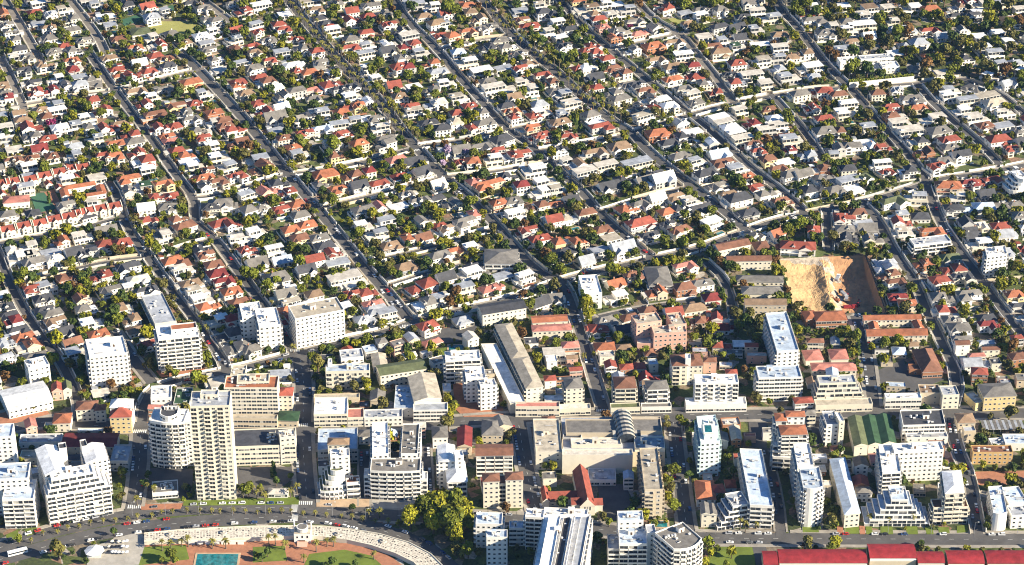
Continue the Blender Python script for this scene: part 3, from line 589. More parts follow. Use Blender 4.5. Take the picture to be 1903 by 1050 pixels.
B(A_,'tall cream block with brown hip roofs and a white lift shaft',AB,[blk(1250,680,1278,679,659,None,716,st='v',sd='w',wc='cream',roof='hip',rc='b'),blk(1280,680,1306,679,657,None,714,st='w',sd='w',wc='cream',roof='hip',rc='b'),blk(1274,668,1284,668,659,None,715,st='',rc='w',junk=0)],'the cream block with a white lift shaft')
B(A_,'bright white cubic block at the street corner',AB,[blk(1084,547,1119,545,512,None,574,st='n',sd='n',rc='w')],'the bright white cubic block')
B('school_building','quadrangle school with orange roofs round an open court','school',[blk(1612,625,1724,623,611,None,637,st='w',wc='cream',roof='gable',rc='o',pitch=.5),blk(1606,595,1712,593,585,None,608,st='w',wc='cream',roof='gable',rc='o',pitch=.5),blk(1617,613,1634,613,594,None,622,st='n',wc='cream',roof='gable',rc='o',rd=True,pitch=.5),blk(1702,612,1718,611,592,None,622,st='n',wc='cream',roof='gable',rc='o',rd=True,pitch=.5)],'the orange quadrangle school')
B('school_building','brick school block with orange hip roof and green windows below the pit','school',[blk(1517,597,1574,595,578,None,611,st='r',wc='brick',roof='hip',rc='o'),blk(1498,594,1520,592,577,None,606,st='w',wc='brick',roof='hip',rc='o')],'the brick school below the pit')
B('church_hall','brown gabled brick hall with a long tiled roof beside the school yard','hall',[blk(1715,692,1752,690,648,None,703,st='r',sd='n',wc='brick',roof='hip',rc='b',rd=True,pitch=.7),blk(1690,688,1713,688,678,None,697,st='n',wc='brick',rc='b',junk=0)],'the brown gabled brick hall')
B(A_,'low cream block with plum coloured roofs uphill of the layered white block',AB,[blk(1510,689,1592,688,674,None,703,st='w',wc='cream',roof='hip',rc='p',pitch=.35),blk(1498,670,1530,668,650,None,682,st='w',wc='cream',roof='hip',rc='p',rd=True,pitch=.35),blk(1545,668,1577,667,649,None,680,st='w',wc='cream',roof='hip',rc='p',rd=True,pitch=.35)],'the block with plum coloured roofs')
B(A_,'layered off white block with long balconies and grey flat tops',AB,[blk(1518,718,1604,715,698,None,752,st='b',sd='b',wc='cream',bc='cream',rc='k',steps=2,sl=1,sr=2,sf=1.2),blk(1516,755,1622,752,742,None,766,st='r',wc='cream',rc='y',junk=0)],'the layered off white block')
B('shop_row','small shop with a red roof beside the layered block','shop',[blk(1478,750,1512,748,738,None,764,st='r',roof='hip',rc='r',pitch=.3)])
B(A_,'white block with deep dark side balconies in the left of the photograph',AB,[blk(166,664,237,657,629,-8,720,st='w',sd='b',rc='w'),blk(175,650,215,646,636,None,705,st='',rc='y',junk=0)],'the white block with dark side balconies')
B(A_,'white block with brick ground floor arches above the round junction',AB,[blk(294,632,370,624,604,-6,690,st='b',sd='b',rc='w'),blk(318,615,366,610,602,None,682,st='n',rc='o',junk=0)],'the white block with brick arches')
B('slab_block','long three storey slab with a grey roof and front gardens','slab block',[blk(288,604,328,598,548,-26,620,st='w',sd='b',wc='cream',rc='k')],'the long grey roofed slab')
B(A_,'tall white pair of blocks with a stepped outline above the street fork',AB,[blk(481,608,522,604,574,-8,652,st='w',sd='b',rc='w'),blk(450,590,488,585,564,-6,632,st='w',sd='b',rc='w')],'the tall white pair of blocks')
B(A_,'wide white block with grid windows and grey roof on the cross street',AB,[blk(549,594,640,577,559,None,640,st='w',sd='w',rc='y'),blk(572,590,632,580,568,None,632,st='',sd='',rc='k')],'the wide white block on the cross street')
B(A_,'white three storey house with dormers on the grey roof and pool',AB,[blk(901,490,962,490,463,None,506,st='b',sd='b',rc='g',roof='hip',pitch=.3)],'the white house with a dormered roof')
B(A_,'long two storey block with a green grey roof above the cross street',AB,[blk(897,585,978,572,560,None,602,st='w',sd='n',wc='cream',roof='gable',rc='d',pitch=.3)],'the block with a green grey roof')
B(A_,'slim white tower alone among houses on the right',AB,[blk(1834,478,1872,473,460,-4,515,st='w',sd='b',rc='w')],'the slim white tower among houses')
B(A_,'flat with orange fronts and grey flat roofs among red roofed houses',AB,[blk(1699,457,1768,449,440,None,474,st='b',sd='b',wc='white',rc='k')],'the flats with orange fronts')
B('hotel','cream hotel with a long row of red brown gables','hotel',[blk(1352,486,1434,484,475,None,502,st='w',wc='cream',roof='gable',rc='b'),blk(1336,466,1395,454,446,None,478,st='w',wc='cream',roof='gable',rc='b'),blk(1405,466,1433,463,448,None,475,st='w',wc='cream',roof='hip',rc='b')],'the cream hotel with red brown gables')
B('school_building','three parallel cream wings under grey roofs beside the pit','school',[blk(1370,522,1456,524,512,None,531,st='w',wc='cream',roof='hip',rc='g'),blk(1380,546,1456,546,532,None,557,st='w',wc='cream',roof='hip',rc='g'),blk(1385,567,1462,567,555,None,592,st='w',wc='beige',roof='gable',rc='t')],'the grey roofed school wings')
B(A_,'small white three storey block beside the wide hall at the left',AB,[blk(53,687,92,678,665,None,714,st='w',sd='w',rc='w')],'the small white block at the left')
B(A_,'grey hipped three storey apartment house above the bright cubic block',AB,[blk(1207,532,1250,530,495,None,545,st='r',sd='b',wc='white',roof='hip',rc='g',pitch=.35)],'the grey hipped apartment house')
B(A_,'long white two storey row with a salmon flat roof',AB,[blk(990,600,1055,596,586,None,612,st='n',wc='cream',roof='gable',rc='o',pitch=.25),blk(990,616,1062,613,603,None,630,st='w',wc='cream',roof='hip',rc='p',pitch=.25)],'the row with a salmon roof')
B('house','flat house with a cream parapet beside the aqua tower','house',[blk(1343,792,1377,790,777,None,799,st='n',wc='brick',rc='f')])
B('house','narrow house with a cream gabled roof beside the aqua tower','house',[blk(1360,818,1378,817,792,-5,832,st='w',wc='brick',roof='gable',rc='y',rd=True)])
B('house','flat pink walled house by the shaded car park','house',[blk(1383,812,1405,812,806,None,824,st='n',wc='pink',rc='p')])
B('villa','white modernist hillside compound with long white garden walls','villa',[blk(1562,117,1598,114,106,None,h=6.5,st='n',rc='w',sd='n'),blk(1600,112,1662,108,102,None,h=7.5,st='r',rc='k',sd='n'),blk(1640,126,1672,124,115,None,h=6,st='w',rc='w'),blk(1594,134,1638,131,120,None,h=3.6,st='n',rc='f'),blk(1610,120,1640,118,112,None,h=4.5,st='r',rc='k')],'the white hillside compound')
B('villa','cream house with orange roofs built round a courtyard','villa',[blk(131,370,197,359,359,None,h=4.2,st='w',wc='white',roof='hip',rc='o',pitch=.4),blk(117,353,178,343,341,None,h=4.2,st='n',roof='hip',rc='o',pitch=.4),blk(183,359,197,357,344,None,h=4.1,st='',roof='gable',rc='o',rd=True,pitch=.35),blk(115,366,129,364,352,None,h=4.1,st='',roof='gable',rc='o',rd=True,pitch=.35)],'the orange courtyard house')
B('villa','long white clubhouse with pink roofs by the terrace row','villa',[blk(6,378,54,374,364,None,388,st='w',wc='white',roof='hip',rc='p',pitch=.4)])
B('villa','clubhouse with a pale green roof beside the bowling green','clubhouse',[blk(246,66,280,62,51,None,72,st='r',wc='white',roof='hip',rc='v',pitch=.3)])
B(A_,'round cornered white block with curved terraces at the right edge',AB,[blk(1878,335,1910,330,318,None,362,st='b',sd='b',rc='w',steps=3,sl=2.2,curve=3)],'the curved block at the right edge')

# the church: nave, aisle, porch tower
def church():
    q, h = quad_of(blk(1078,938,1106,937,872,-14,958)); base = sum(q, Vector((0,0)))/4
    r = root('church', (base.x,base.y,0), 'church with a steep red roof and pale gabled front', 'church'); w, f = MB(), MB(); loc = [p-base for p in q]; FOOT.append(q)
    w.prism(loc, 0, 7, 'wall_cream'); pitched(f, loc, 7.06, 1.15, 'gable', 'roof_r', 'wall_cream', .25, True)
    u = (loc[1]-loc[0]).normalized(); v = (loc[3]-loc[0]).normalized(); D = (loc[3]-loc[0]).length; Wd = (loc[1]-loc[0]).length
    for sx in (-1, 1):
        c = (loc[0]+loc[1])/2+v*5+u*sx*(Wd/2+2.4); t = MB(); rr = MB()
        t.prism([c-u*2.6-v*3.4, c+u*2.6-v*3.4, c+u*2.6+v*3.4, c-u*2.6+v*3.4], 0, 6.4+ (1 if sx < 0 else 0), 'wall_cream'); t.build('transept', r)
        pitched(rr, [c-u*2.6-v*3.4, c+u*2.6-v*3.4, c+u*2.6+v*3.4, c-u*2.6+v*3.4], 6.5+(1 if sx < 0 else 0), .8, 'gable', 'roof_r', 'wall_cream', .3, False); rr.build('roof', r)
    c = loc[0]-u*9+v*16; L = MB(); F = MB(); q2 = [c-u*9-v*4, c+u*8.4-v*4, c+u*8.4+v*4, c-u*9+v*4]; L.prism(q2, 0, 4.5, 'wall_cream'); pitched(F, q2, 4.56, .8, 'gable', 'roof_r', 'wall_cream', .4, False)
    q3 = [c-u*13-v*7, c-u*9.1-v*7, c-u*9.1+v*7, c-u*13+v*7]; L.prism(q3, 0, 5.5, 'wall_cream'); pitched(F, q3, 5.56, 1.0, 'gable', 'roof_r', 'wall_cream', .4, True)
    L.build('hall_wing', r); F.build('roof', r); w.build('wall', r); f.build('roof', r)
    m = (loc[0]+loc[1])/2; rz = atan2(u.y, u.x)
    for k in (-1.6, 0, 1.6): link('window', wmesh(1.0, 4.2 if k == 0 else 3.2), r, (*(m+u*k), 6.3 if k == 0 else 5.4), rz)
    d = MB(); d.box(-1.1,1.1,-.12,0,0,2.8,'door'); d.build('door', r, (*(m-v*.02), 0), rz)
    a = loc[3]+(loc[2]-loc[3])*.5; b = MB(); b.tube((0,0,0),(0,0,1.2),.5,.02,4,'frame'); b.build('finial', r, (*(m+v*.2), 7+Wd/2*1.15+.2))
    p = P((base.x,base.y,6)); lm(p[0], p[1], 'the red roofed church')
church()
# mall vault and plant, rooftop pool
def vault(px, py, px2, py2, h, rad, lab):
    a, b = G(px,py,h), G(px2,py2,h); d = (b-a).normalized(); n = Vector((-d.y,d.x,0)); L = (b-a).length; mb = MB(); k = int(L/2.2)
    for i in range(k):
        for j in range(8):
            A0, A1 = pi*j/8, pi*(j+1)/8; r_ = rad if i % 2 else rad*1.03
            q = [a+d*(L*i/k)+n*cos(A0)*r_+Vector((0,0,sin(A0)*r_)), a+d*(L*(i+1)/k)+n*cos(A0)*r_+Vector((0,0,sin(A0)*r_)), a+d*(L*(i+1)/k)+n*cos(A1)*r_+Vector((0,0,sin(A1)*r_)), a+d*(L*i/k)+n*cos(A1)*r_+Vector((0,0,sin(A1)*r_))]
            mb.face(q, 'glass' if i % 2 else 'concrete')
    for e, s in ((a,-1),(b,1)): mb.face([e+n*cos(pi*j/8)*rad+Vector((0,0,sin(pi*j/8)*rad)) for j in range(9)], 'glass')
    return mb
mall = bpy.data.objects['shopping_mall']
def onto(mb, name, parent): 
    o = mb.build(name, parent); o.location = -parent.location; return o
onto(vault(1165,822,1155,775,11.3,6.5,''), 'barrel_vault', mall); onto(vault(1138,811,1190,810,11.3,4.0,''), 'cross_vault', mall)
tw = [o for o in COL.objects if o.get('label','').startswith('pale aqua tower')][0]
m_ = MB(); c = G(1316,797, 30); m_.box(-3.2,3.2,-5,5,0,.9,'frame'); m_.face([(-2.2,-4,.92),(2.2,-4,.92),(2.2,4,.92),(-2.2,4,.92)],'pool_water')
zt = max(v.co.z for ch in tw.children if ch.name.startswith('roof') for v in ch.data.vertices)
c = G(1316, 799, zt); o = m_.build('rooftop_pool', tw); o.location = (c.x-tw.location.x, c.y-tw.location.y, zt+.05)

# the red roofed sheds along the bottom right
for i, (xl, xr, yt, yb) in enumerate(((1420,1446,1046,1020),(1449,1612,1043,1017),(1617,1703,1038,1011),(1707,1756,1043,1021),(1763,1830,1044,1019),(1836,1925,1044,1019))):
    q, h = quad_of(blk(xl,yt,xr,yt,yb,None,h=8.0)); base = sum(q, Vector((0,0)))/4; FOOT.append(q)
    r = root('depot_shed', (base.x,base.y,0), ['short red roofed shed at the left end of the depot row','longest red roofed shed in the depot row','tallest raised red roofed shed in the depot row','narrowest red roofed shed beside the raised one','red roofed shed with ridge vent between narrow and end sheds','red roofed shed running off the right edge'][i], 'shed', 'red roofed sheds along the beach road')
    loc = [p-base for p in q]; w, f = MB(), MB(); w.prism(loc, 0, h-2, 'wall_beige'); A, Bq = loc[0], loc[1]; D = loc[3]-loc[0]; n = 10
    up = 1.6 if i == 2 else 0
    for k in range(n):
        t0, t1 = k/n, (k+1)/n; z0, z1 = h-2+up+2.6*sin(pi*(t0*.9+.05))**.8, h-2+up+2.6*sin(pi*(t1*.9+.05))**.8
        e = D.normalized()*.6; uu = (Bq-A).normalized()*.3
        f.face([(*(A-uu+D*t0),z0),(*(Bq+uu+D*t0),z0),(*(Bq+uu+D*t1),z1),(*(A-uu+D*t1),z1)], 'roof_q')
    for s in (A, Bq): w.face([(*(s+D*(k/n)), h-2.1+up+2.6*sin(pi*(k/n*.9+.05))**.8) for k in range(n+1)]+[(*(s+D),h-3),(*s,h-3)], 'wall_beige')
    if up: w.prism(loc, h-2, h-.3, 'wall_white')
    f.face([(*(A),h-2+up+.15),(*(Bq),h-2+up+.15),(*(Bq-D*.02),h-2.3+up),(*(A-D*.02),h-2.3+up)], 'frame')
    w.build('wall', r); f.build('roof', r); acc = dict(w=[], b=[]); facade(A, Bq, 0, 4, 'n', '', acc)
    for c, z, rz, ww, hh in acc['w']: link('window', wmesh(1.8,2), r, (c.x,c.y,2.4), rz)
lm(1650,1020,'the red roofed depot sheds')
# solar canopy
def canopy():
    q, h = quad_of(blk(1828,798,1906,797,780,None,h=4)); base = sum(q, Vector((0,0)))/4; r = root('parking_canopy', (base.x,base.y,0), 'long parking canopy covered with grey panels at the right edge', 'canopy'); FOOT.append(q)
    loc = [p-base for p in q]; m = MB(); n = 14
    for k in range(n):
        a, b = loc[0].lerp(loc[1], k/n), loc[0].lerp(loc[1], (k+.86)/n); D = loc[3]-loc[0]
        m.prism([a,b,b+D,a+D], 3.6, 3.8, 'frame', 'roof_k' if k % 2 else 'roof_g')
    m.build('panel', r)
    for k in range(6):
        for t in (.05, .95):
            c = loc[0].lerp(loc[1], (k+.5)/6)+(loc[3]-loc[0])*t; p = MB(); p.tube((c.x,c.y,0),(c.x,c.y,3.6),.15,.15,6,'steel'); p.build('post', r)
canopy()
# promenade: mosaic deck, sea wall, pavilion tower
def promenade():
    top = [G(*a,2.6).xy for a in pts('268,992 330,986 400,982 470,979 552,978 600,979 650,984 705,993 760,1009 800,1030 830,1060')]
    bot = [G(*a,2.6).xy for a in pts('268,1006 330,1004 400,1002 470,999 552,996 600,997 645,1003 690,1013 735,1028 770,1045 790,1066')]
    me = bpy.data.meshes.new('promenade'); v = []; f = []; uv = []; d = 0; sub = []
    for i in range(len(top)-1):
        for k in range(6): sub.append((top[i].lerp(top[i+1],k/6), bot[i].lerp(bot[i+1],k/6)))
    sub.append((top[-1], bot[-1])); L = [0]
    for a, b in zip(sub, sub[1:]): L.append(L[-1]+(b[0]-a[0]).length)
    for (a, b) in sub: v += [(*a,2.6),(*b,2.6)]
    for i in range(len(sub)-1): f.append((2*i,2*i+1,2*i+3,2*i+2))
    me.from_pydata(v, [], f); ul = me.uv_layers.new(name='UVMap')
    for p in me.polygons:
        for li in p.loop_indices:
            vi = me.loops[li].vertex_index; i = vi//2; ul.data[li].uv = (L[i], 0 if vi % 2 else (sub[i][0]-sub[i][1]).length)
    me.materials.append(MATS['mosaic']); structure(link('promenade', me))
    def wall(name, off, z1, th, lab, m, seq):
        mb = MB()
        for a, b in zip(sub, sub[1:]):
            p, q = a[seq], b[seq]; t = (q-p).normalized(); n = Vector((-t.y,t.x)) if not seq else Vector((t.y,-t.x))
            mb.prism([p+n*off,q+n*off,q+n*(off+th),p+n*(off+th)] if seq == 1 else [p+n*(off+th),p+n*off,q+n*off,q+n*(off+th)][::-1], 0, z1, m)
        return tag(mb.build(name), lab, 'wall', None, 'thing')
    wall('sea_wall', .05, 3.2, .5, 'curved cream retaining wall below the mosaic promenade', 'wall_cream', 1)
    wall('parapet', .05, 3.2, .4, 'low cream parapet between the mosaic promenade and beach road', 'wall_cream', 0)
    c = G(563,1003); r = root('pavilion', (c.x,c.y,0), 'white twin turret pavilion in the middle of the mosaic promenade', 'pavilion'); r.scale = (.78,.78,.78)
    b = MB(); b.box(-6.5,6.5,-4,6,0,8.5,'wall_white','roof_y'); b.build('wall', r)
    b = MB(); b.tube((0,1,8.5),(0,1,11.5),4.2,4.2,14,'wall_white'); b.tube((0,1,11.5),(0,1,12.1),4.7,4.7,14,'frame'); b.tube((0,1,12.1),(0,1,12.3),3.6,3.6,14,'roof_g'); b.build('drum', r)
    for sx in (-1, 1):
        b = MB(); b.tube((sx*6.6,3,8.4),(sx*6.6,3,14),.75,.65,8,'wall_white'); b.tube((sx*6.6,3,14),(sx*6.6,3,15.6),.85,.05,8,'wall_white'); b.build('turret', r)
    for x in (-4,0,4): link('window', wmesh(1.6,2.6), r, (x,-4.0,5.6), 0)
    b = MB(); b.box(-2.2,2.2,-4.8,-4,0,3.2,'door','frame'); b.build('doorway', r)
    b = MB()
    for k in range(6): b.box(-4,4,-10+k,-9+k,0,.3*(k+1),'wall_pink')
    b.build('staircase', r)
    lm(563,990,'the twin turret pavilion')
    for x, y in ((315,994),(415,990),(510,987),(628,993),(712,1006)):
        c = G(x,y,2.6); r = root('planter', (c.x,c.y,2.6), None, 'planter', 'round seats on the promenade'); pend(r, c, 'round pale stone planter seat')
        b = MB(); b.tube((0,0,0),(0,0,.7),2.2,2.0,14,'concrete'); b.tube((0,0,.7),(0,0,1.6),.9,.6,10,'concrete'); b.build('bowl', r)
promenade()
FOOT.append([G(*a).xy for a in ((262,1010),(262,975),(560,965),(720,985),(840,1060),(700,1060),(600,1010))])
# swimming baths at the bottom
def pool(px, py, w, d, lab, rz=0, z=0.0, deck='tan_paving'):
    c = G(px,py); r = root('swimming_pool', (c.x,c.y,z), lab, 'pool', None, rz)
    b = MB(); b.box(-w/2-1.3,w/2+1.3,-d/2-1.3,d/2+1.3,.0,.42,deck); b.build('surround', r)
    b = MB(); b.face([(-w/2,-d/2,.46),(w/2,-d/2,.46),(w/2,d/2,.46),(-w/2,d/2,.46)],'pool_water'); b.build('water', r); return r
pool(402,1049,25,20,'large turquoise swimming bath in the bottom edge park'); lm(402,1040,'the large swimming bath')
pool(1225,975,10,6,'small turquoise pool behind the curved white block'); pool(857,648,17,8,'turquoise pool beside the school playing court')
b_ = MB(); c = G(402,1012)
for x in range(-15, 16, 5): b_.box(x-1.9,x+1.9,-.2,.2,0,2.2,'wall_white')
b_.box(-18,18,-.35,.35,2.2,2.6,'wall_white', bottom=True); tag(b_.build('pergola', None, (c.x,c.y,.2)), 'white colonnade on the uphill side of the large swimming bath', 'pergola')

# low annexes, garages and shops that fill the yards between the big blocks
RO = random.Random(15); no = 0
for _ in range(9000):
    x, y = RO.uniform(5,1898), RO.uniform(640,955)
    if y < 760 and x < 560: continue
    p = G(x,y,0).xy; w = RO.uniform(5.5,14); d = RO.uniform(4.5,10)
    if no >= 130: break
    hit = road_dist(p)[0] < d*.5+2.6 or any(inpoly(p, q) for q in NOGO)
    if not hit:
        for q in FOOT:
            c = sum(q, Vector((0,0)))/len(q); r = max((v-c).length for v in q)
            if (p-c).length < r+12 and (inpoly(p, q) or min(seg_d(p, Vector(q[i-1]), Vector(q[i])) for i in range(len(q))) < max(w,d)*.5+.6): hit = True; break
    if hit: continue
    dd, t = road_dist(p); t = t.normalized(); rz = atan2(t.y, t.x) % (pi/2); rz = rz-pi/2 if rz > pi/4 else rz
    no += 1; h = RO.choice((3.2,3.5,6.2,6.4,9)); k = RO.choice('kgwtflgdbrp'); wc = RO.choice(('white','cream','beige','white','grey','pink','brick'))
    r = root('annexe', (p.x,p.y,0), None, 'annexe', 'low annexes in the yards between the big blocks', rz)
    wl, rf = MB(), MB(); q = [Vector(a) for a in ((-w/2,-d/2),(w/2,-d/2),(w/2,d/2),(-w/2,d/2))]; fl = k in 'kgwfld' and RO.random() < .7
    if fl: wl.prism(q, 0, h+.5, wc and 'wall_'+wc, top=False); rf.face([(*a,h) for a in q], 'roof_'+k); wl.box(-w/2+.01,w/2-.01,-d/2,-d/2+.25,h+.02,h+.5,'wall_'+wc)
    else: wl.prism(q, 0, h, 'wall_'+wc); pitched(rf, q, h+.05, .45, RO.choice(('hip','gable')), 'roof_'+k, 'wall_'+wc, .4)
    wl.build('wall', r); rf.build('roof', r); acc = dict(w=[], b=[])
    facade(q[0], q[1], 0, h, RO.choice('wrn'), '', acc); facade(q[1], q[2], 0, h, 'n', '', acc)
    for c, z, a, ww, hh in acc['w']: link('window', wmesh(ww, hh), r, (c.x,c.y,z), a)
    if fl:
        m = MB(); m.box(-.8,.8,-.5,.5,0,.9,'wall_grey','frame'); m.build('air_conditioner', r, (RO.uniform(-w*.3,w*.3),RO.uniform(-d*.3,d*.3),h+.02))
    M = Matrix.Rotation(rz, 2); FOOT.append([p+M @ a for a in q])
    pend(r, (p.x,p.y,h/2), '%s roofed %s annexe' % (RNAME[k], wc))
# site hoarding round the pit
for a, b, lab in ((1,2,'dark hoarding along the shaded side of the sandy pit'),(3,0,'green netted hoarding beside the grey school wings')):
    mb = MB(); A, Bq = PITQ[a], PITQ[b]; n = (Bq-A).normalized(); n = Vector((n.y,-n.x))
    q = [A+n*.4, A+n*.6, Bq+n*.6, Bq+n*.4]; ar = sum(q[e-1].x*q[e].y-q[e].x*q[e-1].y for e in range(4)); mb.prism(q if ar > 0 else q[::-1], 0, 2.4, 'roof_d' if a == 1 else 'awning')
    tag(mb.build('site_hoarding'), lab, 'hoarding', None, 'thing')

def hedge_wall():
    a, b = G(1578,164).xy, G(1698,152).xy; n = (b-a).normalized(); n = Vector((-n.y,n.x)); m = MB()
    m.prism([a,b,b+n*.5,a+n*.5], 0, 5.2, 'wall_white'); tag(m.build('retaining_wall'), 'long tall white wall under a hedge on the hillside corner', 'wall', None, 'thing')
    m = MB(); R = random.Random(8)
    for i in range(700):
        p = a.lerp(b, R.random())+n*R.uniform(.6,3); z = R.uniform(4.6,6.6); u = Vector((R.gauss(0,1),R.gauss(0,1),R.gauss(0,1))).normalized(); v = u.orthogonal().normalized(); s = R.uniform(.3,.6); c = Vector((*p,z))
        m.face([c-u*s-v*s,c+u*s-v*s,c+u*s+v*s,c-u*s+v*s], 'leaf_mid')
    m.prism([a+n*.5,b+n*.5,b+n*3.2,a+n*3.2], 0, 4.9, 'hedge_leaf'); tag(m.build('hedge'), 'clipped hedge on top of the long tall white hillside wall', 'hedge', None, 'thing')
    FOOT.append([a,b,b+n*4,a+n*4])
hedge_wall()
